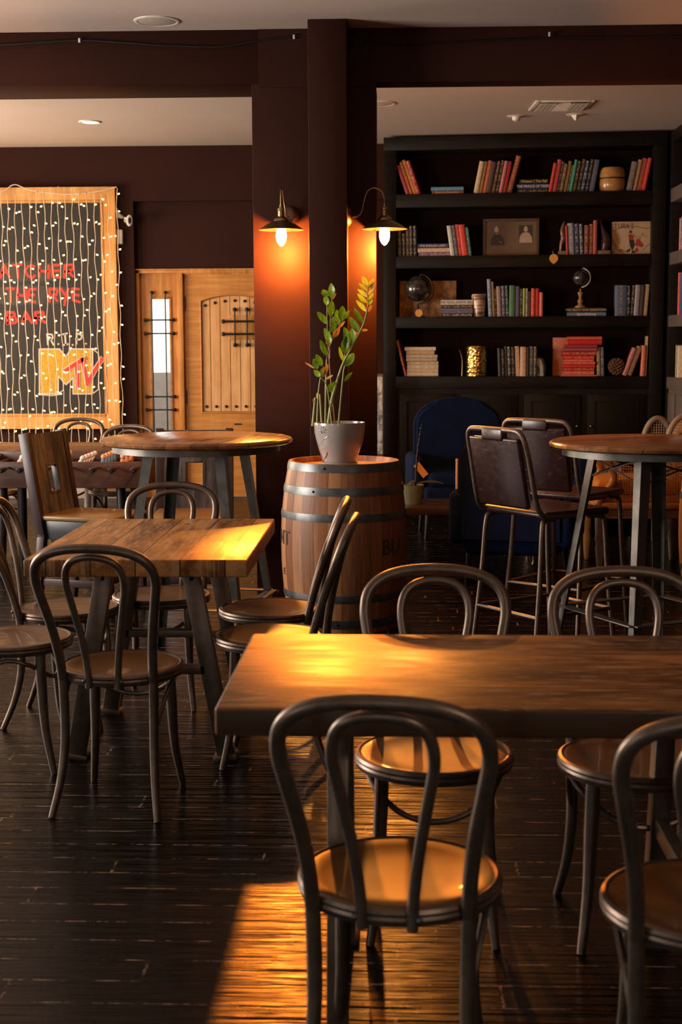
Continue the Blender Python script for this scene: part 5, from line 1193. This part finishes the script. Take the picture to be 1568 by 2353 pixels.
for k in range(90):
    u = (k+0.5)/90; th = k*2.39996; z = -1+2*u; r = math.sqrt(1-z*z)
    p = Vector((0.056*r*math.cos(th), 0.056*r*math.sin(th), 0.079+0.068*z)); q = p+Vector((0.014*math.cos(th)*(.5+r), 0.014*math.sin(th)*(.5+r), 0.010))
    b.tube([p*0.9+Vector((0, 0, 0.008)), p, q], [0.011, 0.010, 0.004], 5, smooth=False)
b.obj('scales', plain('pine cone brown', (0.16, 0.075, 0.03), 0.6, var=0.5), t, smooth=False)

# ---------------------------------------------------------------- shelf unit along the right wall
ux = A1.x+0.02; uy1 = DR-0.03; uy0 = 10.9
su = thing('side_bookshelf', 'dark shelf unit along the right wall at the photo edge', 'bookshelf', (XR-0.005, (uy0+uy1)/2, 0))
lx0, lx1 = ux-(XR-0.005), 0.0; hy = (uy1-uy0)/2
zt2 = CH-0.13
for y in (-hy, hy-0.10): B().b2(lx0, lx1, y, y+0.10, 0, zt2, 0.004).obj('side_post', M['blackwood'], su)
B().b2(lx0, lx1, -hy, hy, zt2, zt2+0.10, 0.004).obj('top_rail', M['blackwood'], su)
B().b2(lx1-0.02, lx1-0.002, -hy, hy, 0, zt2).obj('back_panel', M['inside'], su, smooth=False)
rail = plain('worn grey-brown rail', (0.12, 0.088, 0.075), 0.5, scale=12)  # paler grey-brown than the black posts of this unit
for zt, zb in SH_[:3]+[(SH_[3][0], SH_[3][0]-0.10)]: B().b2(lx0, lx1-0.02, -hy+0.05, hy-0.05, zb, zt, 0.004).obj('shelf_board', rail, su)
B().b2(lx0+0.012, lx0+0.03, -hy+0.1, hy-0.1, 0, SH_[3][0]-0.10).obj('cabinet_front', rail, su, smooth=False)
for k in range(4):
    w_ = (2*hy-0.2)/4; B().b2(lx0+0.0, lx0+0.012, -hy+0.13+w_*k, -hy+0.07+w_*(k+1), 0.1, SH_[3][0]-0.14, 0.004).obj('cabinet_door', rail, su)
def siderow(si, y0, items, where, grp):
    zt = SH_[si][0]; y = y0
    for i, (t_, h_, col, mark, look) in enumerate(items):
        o = book_obj(t_, h_, 0.15, col, mark, '%s book, %s from the back in %s' % (look, ORD[i], where), grp)
        o.rotation_euler = (0, 0, R(-90)); y -= t_; o.location = (ux+0.04, y+t_/2, zt+0.0006); y -= 0.0006
yb = 12.20
g = 'books on the side shelf unit'
siderow(0, yb, [(0.03, 0.24, BR, 'g', 'brown')], 'the side unit, top shelf', g) if False else None
siderow(1, yb, [(0.030, 0.27, CO, '', 'coral'), (0.034, 0.26, (0.3, 0.33, 0.38), 'w', 'silver grey'), (0.03, 0.27, NV, 'w', 'navy'), (0.03, 0.28, CO, '', 'coral red')], 'the side unit, second shelf', g)
siderow(2, yb, [(0.045, 0.35, CO, '', 'coral red'), (0.03, 0.35, RD, '', 'red'), (0.04, 0.34, (0.03, 0.05, 0.16), 'g', 'dark blue')], 'the side unit, third shelf', g)
siderow(3, yb+0.03, [(0.02, 0.27, CM_, '', 'cream'), (0.05, 0.27, (0.22, 0.22, 0.22), '', 'grey'), (0.04, 0.26, CM_, 'd', 'buff')], 'the side unit, fourth shelf', g)

# ---------------------------------------------------------------- dark lounge corner
velvet = plain('blue velvet', (0.003, 0.009, 0.036), 0.85, scale=10, var=0.3, spec=0.12)
def cushion(b, c, d, bev=0.04, M_=None): return b.box(c, d, min(bev, min(d)*0.48), M_, seg=4)
def wing(label, x, y, rz):
    t = thing('blue_armchair', label, 'armchair', (x, y, 0), rz, 'blue velvet armchairs')
    cushion(B(), (0, 0.03, 0.30), (0.62, 0.60, 0.20)).obj('seat_base', velvet, t, ang=60)
    cushion(B(), (0, 0.06, 0.44), (0.56, 0.54, 0.12), 0.05).obj('seat_cushion', velvet, t, ang=60)
    b = B(); pts = [(-0.34, 0.28)]+[(0.34*math.cos(a_), 0.84+0.20*math.sin(a_)) for a_ in [PI-PI*k/14 for k in range(15)]]+[(0.34, 0.28)]
    b.prism(pts, -0.30, -0.17); bmesh.ops.bevel(b.bm, geom=[e for e in b.bm.edges], offset=0.025, segments=3, affect='EDGES'); b.obj('backrest', velvet, t, ang=60, recalc=True)
    for s in (-1, 1):
        cushion(B(), (s*0.35, 0.0, 0.44), (0.11, 0.58, 0.36), 0.05).obj('armrest', velvet, t, ang=60)
        for q in (-0.22, 0.26): B().tube([(s*0.27, q, 0.22), (s*0.29, q*1.05, 0.0)], [0.022, 0.012], 10, smooth=False).obj('leg', M['black'], t)
    return t
wing('blue velvet armchair with arched back in the dark corner, facing the camera', 0.50, 10.85, R(184))
wing('blue velvet chair seen from behind, just left of the leather stool', 0.76, 8.78, R(-14)).scale = (0.95, 1, 0.93)
t = thing('coffee_table', 'dark wood coffee table on bright hairpin legs behind the barrel', 'coffee table', (0.42, 9.55, 0))
B().box((0, 0, 0.365), (1.15, 0.55, 0.05), 0.004).obj('tabletop', wood('dark walnut slab', ((0.028, 0.013, 0.007), (0.045, 0.022, 0.012), (0.075, 0.04, 0.021)), plank=0.5, axis='X', rough=0.3, seam=0), t)
pin = plain('bright steel pin', (0.55, 0.48, 0.42), 0.25, 1.0)
for sx in (-1, 1):
    for sy in (-1, 1):
        x, y = sx*0.46, sy*0.2
        B().tube([(x+0.06*sx*-1, y, 0.34), (x+0.02*sx, y+0.01*sy, 0.01), (x+0.03*sx, y+0.02*sy, 0.006), (x+0.035*sx, y+0.02*sy, 0.02), (x+0.055*sx*0.2, y-0.05*sy, 0.34)], 0.006, 8, smooth=False).obj('hairpin_leg', pin, t)
t = thing('potted_stick_plant', 'tall bare dark stem in a green pot with orange paper tag, right of the barrel', 'potted plant', (X(950, 1190, 9.5), 9.48, 0.3905))
pb = plain('dull green pot', (0.10, 0.10, 0.055), 0.6)
B().lathe([(0, 0), (0.055, 0), (0.075, 0.13), (0.072, 0.13), (0.06, 0.11), (0, 0.11)], 32).obj('pot', pb, t)
e = lambda px, py: at(px, py, Y=9.48)-t.location
B().tube([(0, 0, 0.11), e(955, 1115), e(958, 1060), e(964, 1010), e(970, 974)], [0.008, 0.007, 0.006, 0.004, 0.002], 8).obj('stem', M['black'], t)
for px, py in ((962, 1025), (966, 1000), (968, 985), (959, 1050)): q = e(px, py); B().sphere(q, 0.009, 8, (1, 1, 1.6)).obj('bud', M['black'], t)
p = e(957, 1066); q = e(979, 1094); d = (q-p)
B().beam(p, q, 0.045, 0.002, 0, (0, 1, 0.1)).obj('paper_tag', plain('tag orange', (0.50, 0.20, 0.035), 0.7), t, smooth=False)
b = B(); 
for (x0_, y0_), (x1_, y1_), w_ in (((958, 1112), (1020, 1112), 0.05), ((958, 1108), (935, 1118), 0.05)):
    p, q = e(x0_, y0_), e(x1_, y1_); m_ = (p+q)/2+Vector((0, 0, 0.03)); vs = []
    for k in range(7):
        u = k/6; c = p*(1-u)**2+m_*2*u*(1-u)+q*u*u; wv = w_*math.sin(PI*min(0.98, u+0.05)); vs.append((b.bm.verts.new(c+Vector((0, -wv, 0))), b.bm.verts.new(c+Vector((0, wv, 0.006)))))
    for A_, C_ in zip(vs, vs[1:]): b.bm.faces.new((A_[0], A_[1], C_[1], C_[0]))
bmesh.ops.solidify(b.bm, geom=list(b.bm.faces), thickness=0.002); b.obj('broad_leaf', plain('olive leaf', (0.11, 0.09, 0.02), 0.5), t)
# little tower of stacked wooden blocks
t = thing('block_tower', 'tall narrow stack of pale wooden blocks on the coffee table beside the blue chair', 'game', (X(1056, 1150, 9.42), 9.42, 0.3905), R(8))
for k in range(15):
    b = B()
    for j in (-1, 0, 1):
        b.box((0, j*0.015, 0.011+k*0.0205), (0.046, 0.0145, 0.020), 0.0015) if k % 2 == 0 else b.box((j*0.015, 0, 0.011+k*0.0205), (0.0145, 0.046, 0.020), 0.0015)
    b.obj('block_layer', plain('bare pine block', (0.50, 0.30, 0.14), 0.6, scale=30), t, smooth=False)

# cane armchair with orange cushions, cane back chair, striped chair
cane = plain('honey cane', (0.36, 0.17, 0.065), 0.5, scale=30); canef = plain('carved beech frame', (0.30, 0.14, 0.06), 0.4, scale=12); orange = plain('orange cushion', (0.50, 0.20, 0.028), 0.75, scale=8)
palewood = plain('pale washed wood', (0.34, 0.27, 0.20), 0.55, scale=14); palecane = plain('pale cane', (0.46, 0.37, 0.27), 0.6)
def cane_mesh(w_, h_, step, r=0.0022, arch=0.0):
    b = B(); n = int(w_/step)
    for k in range(n+1):
        x = -w_/2+w_*k/n; zt = h_/2-arch*(2*x/w_)**2; b.tube([(x, 0, -h_/2), (x, 0, zt)], r, 4, smooth=False)
    n = int(h_/step)
    for k in range(n+1):
        z = -h_/2+h_*k/n; xx = w_/2 if z <= h_/2-arch else w_/2*math.sqrt(max(0, (h_/2-z)/max(arch, 1e-6))); b.tube([(-xx, r, z), (xx, r, z)], r, 4, smooth=False)
    return b
cx_, cy_ = X(1452, 1250, 9.3), 9.3
t = thing('cane_armchair', 'carved armchair with woven cane side and orange cushions under the bar table', 'armchair', (cx_, cy_, 0), R(0))
for s in (-1, 1):                             # its woven side panels, arms and legs; seat faces -x
    y = s*0.30
    b = cane_mesh(0.50, 0.27, 0.016); bmesh.ops.translate(b.bm, vec=(0.06, y, 0.60), verts=b.bm.verts); b.obj('cane_panel', cane, t, smooth=False)
    B().tube([(-0.28, y, 0.40), (-0.24, y, 0.50), (-0.17, y, 0.60), (-0.20, y, 0.70), (-0.22, y, 0.745), (-0.12, y, 0.765), (0.10, y, 0.755), (0.34, y, 0.77)], [0.03, 0.026, 0.024, 0.026, 0.03, 0.026, 0.024, 0.026], 10).obj('arm_frame', canef, t)
    B().beam((-0.26, y, 0.435), (0.34, y, 0.435), 0.04, 0.05, 0.008, (0, 1, 0)).obj('side_rail', canef, t)
    cushion(B(), (0.02, y, 0.785), (0.26, 0.07, 0.045), 0.02).obj('arm_pad', orange, t, ang=60)
    for x in (-0.25, 0.32):
        B().lathe([(0, 0), (0.014, 0), (0.018, 0.02), (0.030, 0.16), (0.026, 0.20), (0.034, 0.22), (0.030, 0.26), (0.034, 0.30), (0.034, 0.36), (0, 0.36)], 14, c=(x, y, 0)).obj('turned_leg', palewood, t)
B().box((0.03, 0, 0.385), (0.62, 0.60, 0.07), 0.012).obj('seat_rail', canef, t)
cushion(B(), (0.0, 0, 0.455), (0.58, 0.56, 0.09), 0.03).obj('seat_cushion', orange, t, ang=60)
cushion(B(), (-0.01, 0, 0.545), (0.54, 0.54, 0.10), 0.04).obj('seat_cushion', orange, t, ang=60)
b = cane_mesh(0.56, 0.34, 0.016); bmesh.ops.transform(b.bm, matrix=Matrix.Translation((0.34, 0, 0.66)) @ Matrix.Rotation(PI/2, 4, 'Z'), verts=b.bm.verts); b.obj('cane_back', cane, t, smooth=False)
B().tube([(0.34, -0.30, 0.40), (0.35, -0.30, 0.82), (0.36, -0.2, 0.88), (0.36, 0, 0.90), (0.36, 0.2, 0.88), (0.35, 0.30, 0.82), (0.34, 0.30, 0.40)], 0.024, 10).obj('back_frame', canef, t)
# cream and navy throw pillow on the armchair
t = thing('throw_blanket', 'cream and navy blanket draped beside the orange-cushioned armchair', 'blanket', (X(1412, 1150, 9.7), 9.78, 0))
b = B(); gx, gz = 14, 16; vs = []
for i in range(gx+1):
    r_ = []
    for j in range(gz+1):
        u, v_ = i/gx, j/gz; p = at(1378+u*95-v_*26+10*math.sin(v_*5), 1048+v_*140, Y=9.72+0.10*math.sin(u*7+v_*2)+0.04*math.cos(v_*9)); r_.append(b.bm.verts.new(p-t.location))
    vs.append(r_)
cream = plain('cream wool', (0.50, 0.40, 0.31), 0.85, scale=30, bump=0.3); navy = plain('navy wool', (0.012, 0.018, 0.05), 0.85, scale=30)
for i in range(gx):
    for j in range(gz): b.bm.faces.new((vs[i][j], vs[i][j+1], vs[i+1][j+1], vs[i+1][j]))
bmesh.ops.solidify(b.bm, geom=list(b.bm.faces), thickness=0.03)
o = b.obj('cloth', cream, t, ang=80, recalc=True)
o.data.materials.append(navy)
for p in o.data.polygons:
    c = p.center+t.location; d_ = (c-Vector((0, 0, EYE)))
    if c.x > t.location.x-0.02+(1.02-c.z)*0.12 and c.z < 1.02-0.35*(c.x-t.location.x) : p.material_index = 1
sofa = thing('dark_ottoman', 'dark low upholstered seat carrying the cream and navy blanket', 'ottoman', (X(1412, 1150, 9.9), 10.02, 0))
cushion(B(), (0, 0.0, 0.27), (0.50, 0.42, 0.30), 0.05).obj('upholstery', velvet, sofa, ang=60)
cushion(B(), (0, 0.12, 0.52), (0.50, 0.14, 0.30), 0.05).obj('back_cushion', velvet, sofa, ang=60)
for s in (-1, 1):
    for q in (-1, 1): B().tube([(s*0.2, q*0.16, 0.13), (s*0.2, q*0.16, 0)], [0.02, 0.014], 8, smooth=False).obj('leg', M['black'], sofa)
def ovalchair(name, label, px, py_top, Y, wv, fill, rz, kindmesh):
    x = X(px, 1000, Y); zt = Z(px, py_top, Y); t = thing(name, label, 'chair', (x, Y, 0), rz)
    h = 0.46; zc = zt-h/2; R_ = [(wv*math.cos(a_), -0.0, zc+h/2*math.sin(a_)) for a_ in [2*PI*k/22 for k in range(22)]]
    B().tube(R_, 0.022, 10, closed=True, sub=2).obj('back_frame', palewood, t)
    if kindmesh:
        b = B(); st = 0.020
        for k in range(int(2*wv/st)):
            xx = -wv+st*(k+0.5); q = h/2*math.sqrt(max(0, 1-(xx/wv)**2)); b.tube([(xx, 0, zc-q), (xx, 0, zc+q)], 0.0035, 4, smooth=False)
        for k in range(int(h/st)):
            zz = -h/2+st*(k+0.5); q = wv*math.sqrt(max(0, 1-(zz/(h/2))**2)); b.tube([(-q, 0.004, zc+zz), (q, 0.004, zc+zz)], 0.0035, 4, smooth=False)
        b.obj('cane_weave', palecane, t, smooth=False)
    else: B().sphere((0, 0, zc), 1.0, 28, (wv*0.97, 0.05, h/2*0.97)).obj('back_pad', fill, t)
    cushion(B(), (0, -0.26, zc-h/2-0.06), (0.48, 0.46, 0.09), 0.03).obj('seat', fill, t, ang=60)
    zs = zc-h/2-0.10
    for s in (-1, 1):
        B().beam((s*0.19, -0.01, zc-h/2+0.02), (s*0.19, 0.02, 0), 0.035, 0.035, 0.006).obj('leg', palewood, t)
        B().beam((s*0.20, -0.45, zs), (s*0.20, -0.46, 0), 0.035, 0.035, 0.006).obj('leg', palewood, t)
    return t
ovalchair('oval_back_chair', 'pale chair with oval woven cane back showing above the right bar table', 1512, 961, 10.95, 0.12, cream, R(12), True)
st_ = N('striped ticking'); so = st_.obj(); ss = st_.sep(so)
st_.set(col=st_.mix(st_.math('GREATER_THAN', st_.math('FRACT', st_.math('MULTIPLY', ss[2], 48.0)), 0.72), (0.56, 0.46, 0.36), (0.30, 0.22, 0.16)), rough=0.8)
ovalchair('striped_back_chair', 'pale striped oval-back chair at the right photo edge above the bar table', 1578, 955, 10.2, 0.14, st_.m, R(6), False)
t = thing('indicator_light', 'tiny red glowing light low in the dark beneath the right bar table', 'light', at(1508, 1402, z=0.0))
B().sphere((0, 0, 0.018), 0.011, 12).obj('red_lens', glow('red indicator', (1.0, 0.05, 0.02), 4), t)
B().lathe([(0, 0), (0.018, 0), (0.014, 0.012), (0, 0.012)], 16).obj('housing', M['black'], t)
# ---------------------------------------------------------------- view
vs_ = SC.view_settings; SC.display_settings.display_device = 'sRGB'
vs_.view_transform = 'Standard'; vs_.look = 'None'; vs_.gamma = 1.0; vs_.use_curve_mapping = False; vs_.exposure = EXPO
cy = SC.cycles; cy.max_bounces = 7; cy.diffuse_bounces = 4; cy.glossy_bounces = 4; cy.transmission_bounces = 5
cy.sample_clamp_indirect = 4.0; cy.caustics_reflective = False; cy.caustics_refractive = False; cy.use_denoising = True
